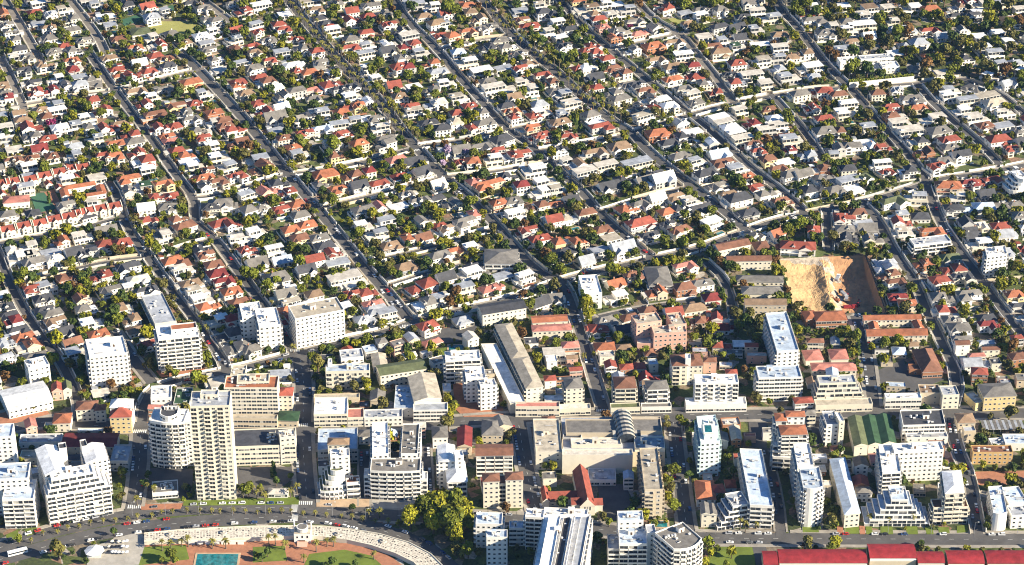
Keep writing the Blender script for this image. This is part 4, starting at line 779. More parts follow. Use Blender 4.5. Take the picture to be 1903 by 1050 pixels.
# ------------------------------------------------------------------ houses, noted tile by tile: x y roof[style][width]
HOUSES = {  # (x0, y0, zoom): roof colours r o m b t g d w f k p y l e ; v = gabled
(0,0,5.25): '50 115 o,335 95 r,375 25 w,640 70 y,690 165 g,80 210 g,120 290 g,120 375 g,180 445 d,265 545 g,480 265 t,480 340 g,690 260 g16,820 385 g,620 420 r11,840 455 g,520 495 g,700 585 o,705 645 m10,770 645 r10,770 715 k,850 770 g,40 665 o,230 675 d12,440 615 t16,1030 130 w16,950 20 k,1150 350 b,1320 460 o,1540 415 r,1510 515 r,1620 545 b,1070 530 t16,1140 645 r14,1450 665 r,1160 720 o,1340 755 r,1650 640 d,1330 865 t17,1610 840 g16,75 820 t,160 870 g,340 880 r,490 865 m,620 820 g,800 855 k,920 850 g,140 950 m,545 1010 k,900 965 r11,985 955 o11,1370 1010 r,1450 1030 w,30 560 f,380 200 k,1620 15 d',
(320,0,5.25): '300 70 g12,340 165 g11,420 185 g11,620 20 g16,690 90 r15,870 40 w18,1410 85 t,1280 20 y18,1600 30 g,1430 150 d,1530 240 r,1560 275 w14,620 270 rv12,800 230 k15,1040 230 r12,1090 280 r12,1210 355 r,280 340 w14,330 380 k,360 450 g,430 560 g,640 455 b,790 420 r,940 385 g,1070 500 k,1170 600 w15,1410 490 r12,1460 600 g,1470 665 y12,1570 675 g12,1340 695 o15,1210 690 r9,700 600 k16,480 650 f14,790 655 g15,850 725 r14,640 775 r14,640 820 o11,720 875 t14,930 775 b12,1000 820 w14,1080 910 g12,1210 870 g15,1370 850 p13,1560 810 r20,180 790 o18,30 630 d,40 1000 b16,210 980 r10,820 980 r10,1640 860 d,1500 200 d',
(640,0,5.25): '260 40 g17,370 115 g12,230 155 r13,80 185 r15,440 230 r14,210 305 r,530 285 d,630 330 f16,60 350 g,650 25 k18,780 125 t15,860 40 w,1200 20 o13,1230 105 t11,1310 165 t14,900 215 t16,1000 215 k12,910 325 r,1060 345 o12,1210 300 o14,1340 300 g15,1430 225 g13,1520 385 g14,1390 440 d14,1600 440 g16,1640 530 g14,60 460 r16,210 510 k15,420 490 dv12,590 450 m12,680 410 r10,530 640 r14,620 640 m10,840 600 o15,910 690 k17,1180 590 w18,1340 680 w18,1110 500 l12,1550 630 k16,480 810 rv12,1000 790 w15,840 860 g14,1120 930 y15,880 990 f20,1220 1000 r12,660 1030 r14,60 840 d14,80 920 w16,200 980 w12,220 1005 b12,1460 840 f19,1600 840 f13,1560 1030 d14,40 1030 r,140 1020 o11',
(960,0,5.25): '40 70 k14,240 30 y12,260 105 d13,380 120 d13,60 160 b13,130 220 r17,530 5 o,620 75 t22,620 140 t15,850 20 w14,970 10 w,1080 70 k14,1160 180 g17,800 175 r14,840 255 p11,980 290 g13,1110 330 y14,1210 325 p13,980 400 o13,1370 250 g15,1460 60 r15,1330 440 o18,1560 405 t17,1630 520 w16,520 275 d15,470 440 d14,740 430 r12,770 495 r10,670 490 r10,880 560 r12,600 640 r11,690 640 w13,950 640 b14,1030 700 b16,1100 790 g14,1190 815 d14,1260 880 b14,780 820 r10,930 890 g14,1010 950 g17,1370 580 t16,1520 640 t17,1520 740 o17,1640 860 g14,1450 960 w13,1530 1010 w14,1360 1030 r13,1310 950 g12,40 510 g14,130 590 t13,40 655 r14,260 725 r14,320 790 b13,60 780 f14,130 850 f12,380 860 g14,450 900 k14,510 1000 f20,220 1010 k14,1180 1030 g13',
(1280,0,5.25): '130 65 g15,300 250 d17,470 240 dv15,670 95 f14,800 155 k19,870 125 w14,240 420 b16,340 375 k10,490 435 e14,310 495 t17,700 400 w17,890 445 f14,890 335 t15,1230 190 g20,1340 310 g18,1580 200 g20,1570 270 w14,1530 470 k18,470 610 r14,710 570 y15,860 545 k15,1000 530 t14,1120 500 t16,1180 640 w22,620 715 f19,980 730 k18,750 800 f11,70 720 r13,220 695 b13,360 800 r15,370 870 r11,60 540 w14,80 1000 g14,1080 900 g16,1310 850 r14,1460 910 b14,1560 1000 w15,780 1035 b13,30 900 f13,1500 20 w13,1200 1035 r11',
(1583,0,5.25): '210 60 t20,380 60 f16,580 60 w18,760 80 o18,1040 130 d15,1190 140 d16,1240 110 w12,1540 180 t18,1460 310 w15,1550 390 w13,1290 450 w12,1400 500 k14,1440 610 k13,1600 580 k13,100 230 w24,490 280 k24,770 270 r17,600 410 k26,190 440 g17,770 510 o17,640 640 g15,250 900 b12,590 960 g18,640 1020 o16,980 860 k14,960 910 w15,1190 830 g17,1130 960 k17,1330 930 y19,1390 990 y20,390 1040 r14,900 690 f12,1300 20 f18,1500 20 k16',
(0,200,5.25): '220 30 t17,220 110 t14,490 70 b16,310 180 r18,300 260 g14,460 270 r14,580 180 w14,710 160 k14,890 165 g13,1040 175 r12,1170 130 t13,1000 15 r15,1270 250 r15,1310 320 g15,1130 340 o14,720 345 k14,310 465 b12,500 440 b10,560 450 w9,130 505 b14,1010 460 r11,1120 470 o13,1330 430 r14,1390 500 r18,1210 700 o18,1290 790 g14,1600 735 o14,1530 855 r12,1670 830 r11,960 640 f13,900 700 f12,20 285 w14,1520 60 b18,1530 185 r13,1580 265 o13,1640 300 p13,1660 400 r12,1400 750 e11,400 20 t12,560 15 w14',
(320,200,5.25): '410 40 o14,190 105 g14,20 150 r11,500 115 b13,400 130 f11,520 170 b13,600 190 r15,260 210 g13,40 280 p12,310 285 r12,360 360 w15,60 390 r16,140 445 o13,160 490 w15,460 460 w16,540 555 k14,230 550 w13,350 600 b11,310 650 o16,640 320 b17,830 490 k18,860 570 b20,660 680 r14,480 740 b13,340 740 g13,750 830 k16,930 795 p15,1130 805 r13,1080 715 d15,1070 960 r13,1220 910 o12,470 930 g18,790 970 g20,900 30 r15,1000 90 gv18,1090 100 d13,1240 100 y13,1340 60 d13,1440 30 k15,1630 150 k15,1470 200 l16,1300 240 r15,1090 290 b12,1180 380 o12,1250 430 k14,1490 640 o20,1630 790 o14,1650 510 b12,1650 15 o13,20 820 o12,350 960 d14',
(640,200,5.25): '60 10 r13,680 20 y13,80 110 k14,190 80 w14,320 95 g15,350 180 f15,400 270 g17,140 340 o14,450 365 g17,820 140 d16,950 190 d13,1030 140 y20,1420 180 g16,1390 110 f14,1330 30 g13,1090 45 r10,1290 200 r12,1630 30 o14,1650 110 r12,30 485 p13,510 500 p16,680 500 dv17,210 610 m14,70 640 b16,340 710 r15,540 640 r14,790 630 dv14,150 760 dv13,40 800 o13,1010 400 wv12,1140 410 gv14,1330 380 g18,1530 300 d18,1500 410 r12,1630 450 r16,1150 500 r12,1250 510 o11,1240 570 w18,1450 480 w14,1600 650 d15,1420 740 o26,1280 710 p14,1510 920 o14,1640 900 g14,740 900 g16,890 850 d14,530 930 w15,190 985 g18,310 960 p12,1050 920 g13,690 600 t12,1230 1035 p13,1570 650 f12',
(960,200,5.25): '50 100 o14,250 20 w15,200 80 r11,150 180 o14,200 270 r15,420 130 t17,500 260 r11,590 270 r12,720 60 g14,770 110 w14,830 180 r18,1250 75 y17,1200 20 d14,1350 10 r12,1370 240 o18,1490 310 d16,1630 260 d13,1590 440 g16,1000 370 t18,770 430 t18,320 370 d14,430 385 d11,50 440 r16,150 560 w18,290 700 w18,400 775 y14,240 800 w14,880 550 f18,670 610 f18,590 540 t13,470 510 f12,1180 530 k24,900 740 dv17,1050 690 d15,1240 680 gv14,1370 640 d14,1500 750 wv18,1320 840 wv13,1560 860 t16,210 945 b16,390 920 o16,530 880 dv12,1050 950 o19,1210 940 g14,1100 905 o11,690 1010 b15,1460 1010 o12,1600 970 d14',
(1280,200,5.25): '300 90 w16,320 140 f16,360 190 w15,450 235 w15,40 200 w15,500 295 f17,190 330 w15,290 430 lv16,90 500 k14,340 530 b18,480 570 k16,560 640 o15,160 630 d18,300 730 g15,660 745 r12,760 820 g16,480 870 d20,350 850 t14,950 900 b14,640 350 b13,680 420 r11,770 490 b13,930 500 w15,880 590 b14,1000 640 g18,1110 640 gv14,800 15 t15,840 70 w14,870 155 f16,760 200 f15,940 250 b17,1010 290 k18,1180 20 o17,1320 95 r15,1540 30 w18,1310 220 g18,1450 215 b12,1430 385 g15,1340 450 k13,1180 440 k14,1590 360 g16,1280 580 b13,1310 670 g17,1220 780 d20,1420 770 g14,1570 700 k18,1620 770 w13,1520 1030 r16,1650 1010 b12,110 960 dv15,500 1010 d15,30 890 f14',
(1583,200,5.25): '420 70 b20,470 130 f18,570 210 f20,790 90 f22,850 215 g19,1220 80 f20,1300 140 b14,1500 30 f16,1480 140 k16,950 300 r17,580 320 d14,640 340 w14,690 420 b13,960 350 g14,1060 450 dv16,1420 300 r19,880 510 g16,770 520 w14,800 580 r15,130 310 w16,160 360 w13,280 380 r11,50 350 g14,350 600 r11,370 640 r13,540 595 d14,300 530 w14,100 680 v15,930 750 o20,1210 700 r14,1380 700 r14,1150 730 m13,410 910 v20,640 850 k17,910 970 d15,1080 970 g15,1230 960 l26,1450 930 g17,1590 920 g14,120 1000 p14,460 1040 k15,670 1030 d14,30 690 d13',
(0,400,3): '590 65 gv16,460 105 f15,340 135 o11,60 190 f12,160 165 f12,110 220 w18,280 185 k14,190 210 f12,410 205 dv12,490 200 d14,300 235 f13,190 250 g17,580 155 r11,680 150 r14,370 340 b14,560 330 r16,720 285 d18,770 350 f16,620 410 g16,820 415 d16,180 405 r13,260 385 k13,240 460 d14,460 460 b12,480 510 g15,240 510 d14,290 540 g14,310 585 t15,350 630 dv14,510 590 w15,570 650 o14,690 505 t12,730 570 t12,760 620 t13,130 660 o15,150 715 o16,190 770 g17,110 620 d14,70 575 m12,50 540 d12,30 490 d13,20 420 w17,400 690 bv13,400 760 k14,620 700 d12,830 15 r14,900 75 g12,910 105 f12,1040 50 b17,1210 30 r16,1300 40 r12,1340 120 f17,1380 185 r14,1430 250 gv15,960 235 o15,1020 250 b10,1020 290 f16,1130 180 d14,1150 215 b13,1190 270 b13,1210 320 m14,1250 365 m14,1060 360 t15,1100 410 y16,1290 420 o14,1330 465 b14,1130 455 w15,1150 500 o14,1200 580 w15,1270 655 d20,1310 730 g18,1400 740 g12,1290 570 m10,20 790 k14,990 15 b12,1430 80 w14,30 700 k13,250 570 d12,60 460 d12,700 400 w10',
(480,400,3): '20 100 w16,90 180 w13,270 35 o14,180 75 o13,230 120 b13,340 120 g14,370 165 d14,20 240 g14,130 235 lv14,310 240 rv14,420 200 r12,440 240 k17,100 340 g18,150 435 gv14,310 435 t12,210 405 w11,480 340 f24,540 360 f17,610 420 r14,530 435 r11,640 475 p15,160 510 o12,185 480 y13,120 545 o12,170 575 m10,270 500 w14,350 490 b13,590 45 w13,660 95 k17,750 165 t15,850 115 o14,930 120 bv13,930 15 g14,1010 45 r12,1160 30 g18,1070 85 t12,1210 65 g18,1100 180 o14,1200 165 w14,1010 220 g17,850 300 t17,1170 240 d14,1180 310 w17,1350 320 k17,910 385 r22,1030 450 k14,930 480 g18,1150 395 k14,1290 390 p15,590 560 k14,660 520 k15,740 530 k13',
(960,400,3): '70 75 r15,130 125 r16,205 20 rv13,290 5 y13,250 135 o14,350 135 o13,480 60 b14,525 105 y13,270 200 d18,590 180 kv18,470 195 k13,690 35 r22,750 95 d15,910 75 b17,1090 30 w15,550 365 ov13,655 335 b13,940 280 p16,1030 375 g17,960 430 b15,970 470 t17,800 450 o14,610 525 b14,710 500 b12,450 535 g15,1085 455 m12,225 445 gv14,130 470 dv14,20 500 g14,440 610 r13,600 620 dv14,480 715 o14,520 785 f17,240 765 f22,315 855 r12,510 860 d14,1010 580 b11,1130 605 m14,1145 715 r13,1155 790 r14,1100 560 r12,740 900 m14,850 45 d12',
(1423,400,3): '60 100 ov11,180 165 r26,280 75 r9,420 15 r16,545 25 k15,420 70 g14,590 55 gv14,470 125 d14,600 125 g15,760 30 r15,930 85 o17,780 80 y13,970 130 r13,860 260 o14,690 250 k16,660 225 b16,670 280 k16,690 320 b14,730 370 b14,740 440 m14,790 485 o13,690 440 m11,910 300 b13,950 335 r14,1050 290 r17,1030 230 v15,1100 340 d15,1140 440 g18,980 450 g18,980 515 r14,1010 575 g14,1080 620 g15,1080 690 g14,1120 735 r17,1290 670 r15,1240 610 m12,1320 730 t18,1230 555 d14,1370 770 p14,1180 815 k20,1260 870 g14,1190 910 d14,1320 810 m12,1390 810 m12,1410 880 g17,1120 40 dv10,1140 75 dv10,1160 105 dv10,1200 145 w16,1330 90 kv13,1310 40 r14,1190 40 f13,1410 490 d13,1340 440 o13,1380 410 d13,1430 560 w16',
}
TERR = [(4,336),(23,333),(55,329),(82,322),(110,315),(133,309),(153,307),(13,422),(43,415),(73,410),(100,403),(127,398),(145,392),(162,388),(187,383),(211,379)]
SHEDS = [(30,349),(90,339),(118,332),(141,327),(109,346),(4,357)]
FH = [q for q in FOOT]
def in_foot(p, margin=3):
    for q in FH:
        c = sum(q, Vector((0,0)))/len(q); r = max((v-c).length for v in q)
        if (p-c).length < r+margin:
            if inpoly(p, q): return True
            for i in range(len(q)):
                if seg_d(p, Vector(q[i-1]), Vector(q[i])) < margin: return True
    return any(inpoly(p, q) for q in NOGO)
HS = []    # dicts: p(world xy), c, v, w
for (x0,y0,z), s in HOUSES.items():
    for e in s.split(','):
        x, y, c = e.split(); kind = 'v' if 'v' in c[1:] else ''; wd = ''.join(ch for ch in c[1:] if ch.isdigit())
        px, py = x0+float(x)/z, y0+float(y)/z
        HS.append(dict(p=G(px,py,6.0).xy, c=c[0], v=kind, w=float(wd) if wd else 13.0, src=1))
# nudge surveyed houses off the roads
for h in HS:
    for _ in range(4):
        d, _t = road_dist(h['p'])
        need = 5.5+h['w']*.28
        if d < need and _t:
            t = _t.normalized(); n = Vector((-t.y,t.x)); a = road_dist(h['p']+n)[0]; b = road_dist(h['p']-n)[0]
            h['p'] = h['p']+(n if a > b else -n)*(need-d+.3)
HS = [h for h in HS if not in_foot(h['p'], 4)]
keep = []
for h in HS:
    if all((h['p']-k['p']).length > 7.5 for k in keep): keep.append(h)
HS = keep
# houses between them, placed on lots along the streets
R2 = random.Random(11); cell = {}
def cadd(p): cell.setdefault((int(p.x//20), int(p.y//20)), []).append(p)
def near(p, r):
    i, j = int(p.x//20), int(p.y//20)
    for a in (i-1,i,i+1):
        for b in (j-1,j,j+1):
            for q in cell.get((a,b), ()):
                if (q-p).length < r: return True
    return False
for h in HS: cadd(h['p'])
RES = [(-60,-70),(1960,-70),(1960,700),(1790,700),(1620,560),(1400,470),(1300,700),(1110,700),(1040,560),(900,610),(760,640),(560,700),(400,720),(300,700),(150,760),(-60,740)]
def rand_px():
    while True:
        x, y = R2.uniform(-60,1960), R2.uniform(-70,760)
        if inpoly((x,y), RES) and R2.random() < .45+.55*(1-(y+70)/830): return x, y
for _ in range(9000):
    x, y = rand_px(); p = G(x,y,0).xy
    if near(p, 16.5): continue
    if x > 1560 and y < 160 and R2.random() < .75: continue
    if road_dist(p)[0] < 9 or in_foot(p, 9): continue
    w = R2.uniform(10.5, 14)
    HS.append(dict(p=p, c=R2.choice('ggkdtwfkrwgmkgdwfk'), v='v' if R2.random() < .15 else '', w=w, src=0)); cadd(p)
EXTRA_T = []
for x, y in TERR: HS.append(dict(p=G(x,y,7).xy, c='r', v='T', w=11.5, src=2)); cadd(HS[-1]['p'])
for x, y in SHEDS: HS.append(dict(p=G(x,y,4).xy, c='r', v='S', w=6, src=2)); cadd(HS[-1]['p'])
def house_parts(h, R):
    """wall, roof, chimneys [], windows [(x,y,z,rz,w,h)], door - in the house's own axes, front towards -y"""
    wl, rf, ch, win = MB(), MB(), [], []; h['yd'] = []
    def yard_box(nm, *a, **k): m = MB(); m.box(*a, **k); h['yd'].append((nm, m))
    W_ = h['w']; D = R.uniform(8.5, 11) if W_ < 18 else R.uniform(11,13); c = h['c']; wm = 'wall_'+h['wall']; rm_ = 'roof_'+c; v = h['v']
    x0, x1, y0, y1 = -W_/2, W_/2, -D/2, D/2; V2 = Vector
    two = h['two']; z = 5.7 if two else 3.4
    Q = lambda a,b,c_,d: [V2((a,c_)),V2((b,c_)),V2((b,d)),V2((a,d))]
    if v == 'T':
        wl.box(x0,x1,-4.5,4.5,0,5.6,wm); pitched(rf, Q(x0+.5,x1-.5,-4.5,4.5), 5.62, .62, 'gable', rm_, wm, .02, False)
        for s in (x0, x1-.45):
            n = 10; pr = []
            for k in range(n+1): t = k/n*2-1; pr.append((t*4.9, 5.5+(1-abs(t)**1.3)*3.5+.5*cos(t*6)**2))
            for k in range(n):
                a, b = pr[k], pr[k+1]
                wl.face([(s,a[0],5),(s,b[0],5),(s,b[0],b[1]),(s,a[0],a[1])][::-1], wm); wl.face([(s+.45,a[0],5),(s+.45,b[0],5),(s+.45,b[0],b[1]),(s+.45,a[0],a[1])], wm)
                wl.face([(s,a[0],a[1]),(s,b[0],b[1]),(s+.45,b[0],b[1]),(s+.45,a[0],a[1])][::-1], wm)
        g = Q(-2.2,2.2,-6.2,-4); wl.prism(g, 0, 5.6, wm); pitched(rf, Q(-2.2,2.2,-6.2,-1.5), 5.6, .9, 'gable', rm_, wm, .2, True)
        win += [(-3.7,-4.5,1.6,0,1.5,1.5),(3.7,-4.5,1.6,0,1.5,1.5),(0,-6.2,4.2,0,1.6,1.4),(0,-6.2,1.5,0,2,1.8)]
    elif v == 'S':
        wl.box(-2.8,2.8,-3,3,0,3,wm); pitched(rf, Q(-2.8,2.8,-3,3), 3.02, .7, 'gable', rm_, wm, .15, True); win += [(0,-3,1.5,0,2.4,2)]
    elif h['flat']:
        za = 3.1; z2 = 6.2 if two else 3.2; s = R.choice((-1,1)); cut = W_*R.uniform(.25,.45); yb = y0+R.uniform(1.5,3.5)
        wl.prism(Q(x0,x1,y0,y1),0,za,wm,'roof_f')
        if two:
            a, b = (x0+cut, x1) if s < 0 else (x0, x1-cut)
            if R.random() < .4: a, b = x0, x1
            wl.prism(Q(a,b,yb,y1),za+.01,z2,wm); rf.box(a-.5,b+.5,yb-.9,y1+.3,z2+.01,z2+.32,'frame',rm_,bottom=True)
            wl.box(x0,x1,y0,y0+.15,za+.02,za+.95,wm)
            k = max(1,int((b-a)/3)); 
            for i in range(k): win.append((a+(b-a)*(i+.5)/k, yb, za+1.5, 0, (b-a)/k-.4, 2.2))
            if R.random() < .4: rf.box(a+1,a+3,yb+2,yb+4,z2+.33,z2+1.6,wm,rm_)
        else: rf.box(x0-.4,x1+.4,y0-.8,y1+.3,za+.01,za+.35,'frame',rm_,bottom=True)
        k = max(2,int(W_/3.6))
        for i in range(k): win.append((x0+W_*(i+.5)/k, y0, 1.5, 0, W_/k-R.uniform(.5,1.8), 2.0))
        win.append((x0,0,1.6,-pi/2,1.6,1.3)); win.append((x1,0,1.6,pi/2,1.6,1.3))
        if R.random() < .3: wl.box(x0-3.2,x0,-2,3.5,0,2.7,wm,'roof_f')
    else:
        pitch = R.uniform(.42,.62) if not v else R.uniform(.7,.95); style = R.random(); kind = 'gable' if v else 'hip'
        lay = R.random() if W_ > 10.5 else 0
        if lay < .42 or v:
            wl.prism(Q(x0,x1,y0,y1),0,z,wm); r0, r1, zr = pitched(rf, Q(x0,x1,y0,y1), z+.06, pitch, kind, rm_, wm, .55)
        elif lay < .72:      # tall half and low half
            s = R.choice((-1,1)); xs = W_*R.uniform(.02,.14)*s; A = (x0,xs) if s > 0 else (xs,x1); Bq = (xs,x1) if s > 0 else (x0,xs)
            z = max(z, 5.2); y2 = y1-R.uniform(0,2.5); ya = y0+R.uniform(.2,1.5)
            wl.prism(Q(*A,y0,y1),0,z,wm); r0, r1, zr = pitched(rf, Q(*A,y0,y1), z+.06, pitch, R.choice(('hip','hip','gable')), rm_, wm, .5)
            wl.prism(Q(Bq[0]+.02,Bq[1]-.02,ya,y2),0,3.3,wm); 
            if R.random() < .75: pitched(rf, Q(Bq[0]+.02,Bq[1]-.02,ya,y2), 3.36, pitch*.9, kind, rm_, wm, .45)
            else: rf.box(Bq[0],Bq[1],ya-.3,y2+.3,3.31,3.5,'frame',R.choice(('roof_f','roof_k','roof_w',rm_)))
        else:                # rear bar with a deep wing forward
            ym = y0+D*.42; s = R.choice((-1,1)); xa, xb = (x0,x0+W_*.46) if s < 0 else (x1-W_*.46,x1)
            wl.prism(Q(x0,x1,ym,y1),0,z,wm); r0, r1, zr = pitched(rf, Q(x0,x1,ym,y1), z+.06, pitch, kind, rm_, wm, .5)
            wl.prism(Q(xa,xb,y0-1,ym-.02),0,z-.3,wm); pitched(rf, Q(xa,xb,y0-1,ym+1.8), z-.26, pitch, R.choice(('hip','gable')), rm_, wm, .5, True)
            q = (x0 if s > 0 else xb, xa if s > 0 else x1)
            if R.random() < .6: rf.box(q[0],q[1]-.05,ym-2.4,ym-.03,2.7,2.9,'frame',R.choice((rm_,'roof_w','roof_k','roof_f')),bottom=True); wl.box(q[0]+.1,q[0]+.4,ym-2.3,ym-2,0,2.7,'frame'); wl.box(q[1]-.5,q[1]-.2,ym-2.3,ym-2,0,2.7,'frame')
            win += [((xa+xb)/2,y0-1,1.6,0,W_*.25,1.6)]+([((xa+xb)/2,y0-1,4.2,0,W_*.25,1.3)] if two else [])+[(q[0]+(q[1]-q[0])*t,ym,zz,0,1.4,1.5) for t in (.3,.7) for zz in ((1.6,4.3) if two else (1.6,))]
            style = 2
        fx = x0+W_*R.uniform(.2,.32)*1 if R.random() < .5 else x1-W_*R.uniform(.2,.32); ww = W_*.36; fy = y0-R.uniform(1.6,3.4)
        if style < (.72 if lay < .42 or v else .25):
            a, b = fx-ww/2, fx+ww/2; zz = z if R.random() < .7 else 3.3
            wl.prism(Q(a,b,fy,y0+.02),0,zz,wm); pitched(rf, Q(a,b,fy,y0+2.2), zz+.05, pitch, 'gable' if R.random() < .45 or v else 'hip', rm_, wm, .45, True)
            win.append((fx,fy,1.5,0,ww*.55,1.6)); 
            if two and zz > 4: win.append((fx,fy,4.3,0,ww*.5,1.4))
            xs = [q for q in (x0+1.8, x0+4.6, 0, x1-4.6, x1-1.8) if abs(q-fx) > ww/2+1.1]
            if R.random() < .5 and xs:
                oa, ob = (b+.05, x1) if fx < 0 else (x0, a-.05)
                if ob-oa > 3:
                    rf.box(oa,ob,y0-1.9,y0-.02,2.75,2.95,'frame',R.choice((rm_,'roof_w','roof_k')),bottom=True)
                    for q in (oa+.2, (oa+ob)/2, ob-.2): wl.box(q-.12,q+.12,y0-1.8,y0-1.55,0,2.75,'frame')
        elif style == 2: xs = []
        else: xs = [x0+W_*t for t in (.14,.38,.62,.86)]; fx = 99
        for q in xs:
            win.append((q,y0,1.55,0,1.5,1.7 if R.random() < .7 else 2.1))
            if two: win.append((q,y0,4.3,0,1.4,1.4))
        win.append((x0,-1,1.6,-pi/2,1.3,1.3)); win.append((x1,1,1.6,pi/2,1.3,1.3))
        if two: win.append((x0,1.5,4.3,-pi/2,1.3,1.3)); win.append((x1,-1,4.3,pi/2,1.3,1.3))
        if R.random() < .45:
            a = R.choice((x0+.0, x1)); s = -1 if a < 0 else 1; wd = R.uniform(2.8,4.5)
            q = Q(min(a,a+s*wd),max(a,a+s*wd),y0+2.5,y1-1); wl.prism(q,0,2.9,wm)
            if R.random() < .5: pitched(rf,q,2.95,.45,'hip',rm_,wm,.3)
            else: rf.box(q[0].x-.1,q[1].x+.1,q[0].y-.1,q[2].y+.1,2.91,3.08,'frame','roof_f')
        if R.random() < .62:
            cpt = r0.lerp(r1, R.choice((.12,.85,.5)))+Vector((R.uniform(-.5,.5),R.uniform(.4,1.4))); m = MB()
            m.box(cpt.x-.45,cpt.x+.45,cpt.y-.4,cpt.y+.4,z+.3,zr+.9,R.choice((wm,wm,'wall_brick')),'wall_grey'); m.box(cpt.x-.15,cpt.x+.15,cpt.y-.15,cpt.y+.15,zr+.9,zr+1.2,'wall_brick'); ch.append(m)
        if R.random() < .3 and not v:
            dx = R.uniform(-.15,.15)*W_; wl.box(dx-1.1,dx+1.1,y0+1.0,y0+4,z+.2,z+1.75,wm); pitched(rf, Q(dx-1.1,dx+1.1,y0+1.0,y0+4.6), z+1.8, .6, 'gable', rm_, wm, .25, True); win.append((dx,y0+1.0,z+1.1,0,1.3,1.0))
        if R.random() < .35:
            a = R.uniform(x0,x1-4); wl.box(a,a+R.uniform(3,5),y1+.02,y1+R.uniform(2.5,5),0,2.7,wm,R.choice(('roof_f','roof_k','roof_w',rm_)))
    if v not in ('T','S'):
        if R.random() < .55:
            sx = R.choice((x0+1,x1-4)); sw = R.uniform(2.6,5); sy = y1+R.uniform(2,4.5); k = R.choice(('roof_f','roof_k','roof_w','roof_g',rm_,rm_))
            m = MB(); m.box(sx,sx+sw,sy,sy+R.uniform(2.5,4),0,2.6,wm); m.box(sx-.2,sx+sw+.2,sy-.2,sy+4.1,2.6,2.8,'frame',k,bottom=True); h['yd'].append(('outhouse', m))
        if R.random() < .6: yard_box('terrace', x0+R.uniform(0,3), x1-R.uniform(0,3), y0-R.uniform(2.2,3.6), y0-.03, 0, .28, R.choice(('concrete','tan_paving','wall_cream','brick_paving','concrete')))
        c2 = R.choice(('white','white','cream','beige','white')); hh = R.uniform(1.5,2.4)
        if R.random() < .6: a = x0-1.9; yard_box('yard_wall', a,a+.22,y0-3.7,y1+R.uniform(1,4),0,hh,'wall_'+c2)
        if R.random() < .45: yard_box('yard_wall', x0-1.6,x1+1.2,y1+2.6,y1+2.85,0,hh,'wall_'+c2)
        if R.random() < .4: yard_box('yard_wall', x0-1.6,x1+R.uniform(-4,1.2),y0-3.95,y0-3.7,0,hh*.8,'wall_'+c2)
    return wl, rf, ch, win
SHARE_N = 300
HS.sort(key=lambda h: h['p'].y)
R3 = random.Random(5); STW, STC = MB(), MB(); nind = 0; HOUSE_OBS = []
for h in HS:
    p = h['p']; d, t = road_dist(p)
    t = t.normalized() if t else Vector((1,0)); best = max((t, -t, Vector((-t.y,t.x)), Vector((t.y,-t.x))), key=lambda u: u.x)
    rz = atan2(best.y, best.x)+R3.uniform(-.04,.04)
    if h['v'] in ('T','S'): rz = atan2((G(153,307)-G(4,336)).y, (G(153,307)-G(4,336)).x)
    h['rz'] = rz; c = h['c']; px = P((p.x,p.y,3))
    h['flat'] = c in 'wfkye' and not h['v'] and R3.random() < .85 or (c == 't' and h['w'] > 19)
    h['two'] = R3.random() < (.75 if h['flat'] else .6) or h['w'] > 17
    h['wall'] = R3.choice(('white','white','white','white','white','cream','cream','white','grey')) if c not in 'ob' else R3.choice(('white','cream','cream','beige','yellow','brick'))
    if h['v'] in ('T','S'): h['wall'] = 'cream'
    if c == 'p': h['wall'] = R3.choice(('pink','white','cream'))
    wl, rf, ch, win = house_parts(h, R3)
    name = {'T':'terraced_house','S':'garage'}.get(h['v'],'house')
    desc = ('terraced house' if h['v'] == 'T' else 'small garage' if h['v'] == 'S' else ('%s %s%shouse' % (RNAME[c], ('flat roofed ' if h['flat'] else 'gable roofed ' if h['v'] else 'hip roofed '), ''))) 
    if h['v'] in 'TS' and h['v']: desc = 'red roofed cream '+desc
    elif h['w'] > 17: desc = 'large '+desc
    inframe = -15 < px[0] < 1918 and -10 < px[1] < 1060
    if inframe and (nind < SHARE_N-2 or h['v'] in ('T','S')):
        if name == 'house': nind += 1
        r = root(name, (p.x,p.y,0), None, {'T':'terraced house','S':'garage'}.get(h['v'],'house'), {'T':'red roofed terrace rows','S':'garages of the terrace rows'}.get(h['v'],'houses on the hillside streets'), rz)
        wl.build('wall', r); ro = rf.build('roof', r)
        for nm, m in h['yd']: m.build(nm, r)
        for m in ch: m.build('chimney', ro)
        for x,y,z,a,w,hh in win: link('window', wmesh(max(.8,w),hh), r, (x,y,z), a)
        m = MB(); xd = 0.0 if h['v'] != 'S' else 2.0; m.box(xd-.5,xd+.5,-.08,0,0,2.1,'door')
        y_front = -h['w']*0-(min(v[1] for v in wl.v) if h['v'] in ('T','S') else 0)*-1 if h['v'] in ('T','S') else None
        pend(r, (p.x,p.y,3), desc)
    else:
        M = Matrix.Translation((p.x,p.y,0)) @ Matrix.Rotation(rz,4,'Z')
        STW.add(wl, M); STW.add(rf, M); [STW.add(m, M) for nm, m in h['yd']]
        for m in ch: STW.add(m, M)
        for x,y,z,a,w,hh in win:
            k = MB(); k.face([(-w/2,-.03,-hh/2),(w/2,-.03,-hh/2),(w/2,-.03,hh/2),(-w/2,-.03,hh/2)],'glass'); STW.add(k, M @ Matrix.Translation((x,y,z)) @ Matrix.Rotation(a,4,'Z'))
        if inframe: PEND.append((None, px[0], px[1], desc))
o = STW.build('distant_houses'); tag(o, 'mass of smaller far houses covering the upper hillside streets', 'houses', None, 'stuff')
print('houses', len(HS), 'individual', nind)
HP = [h['p'] for h in HS]
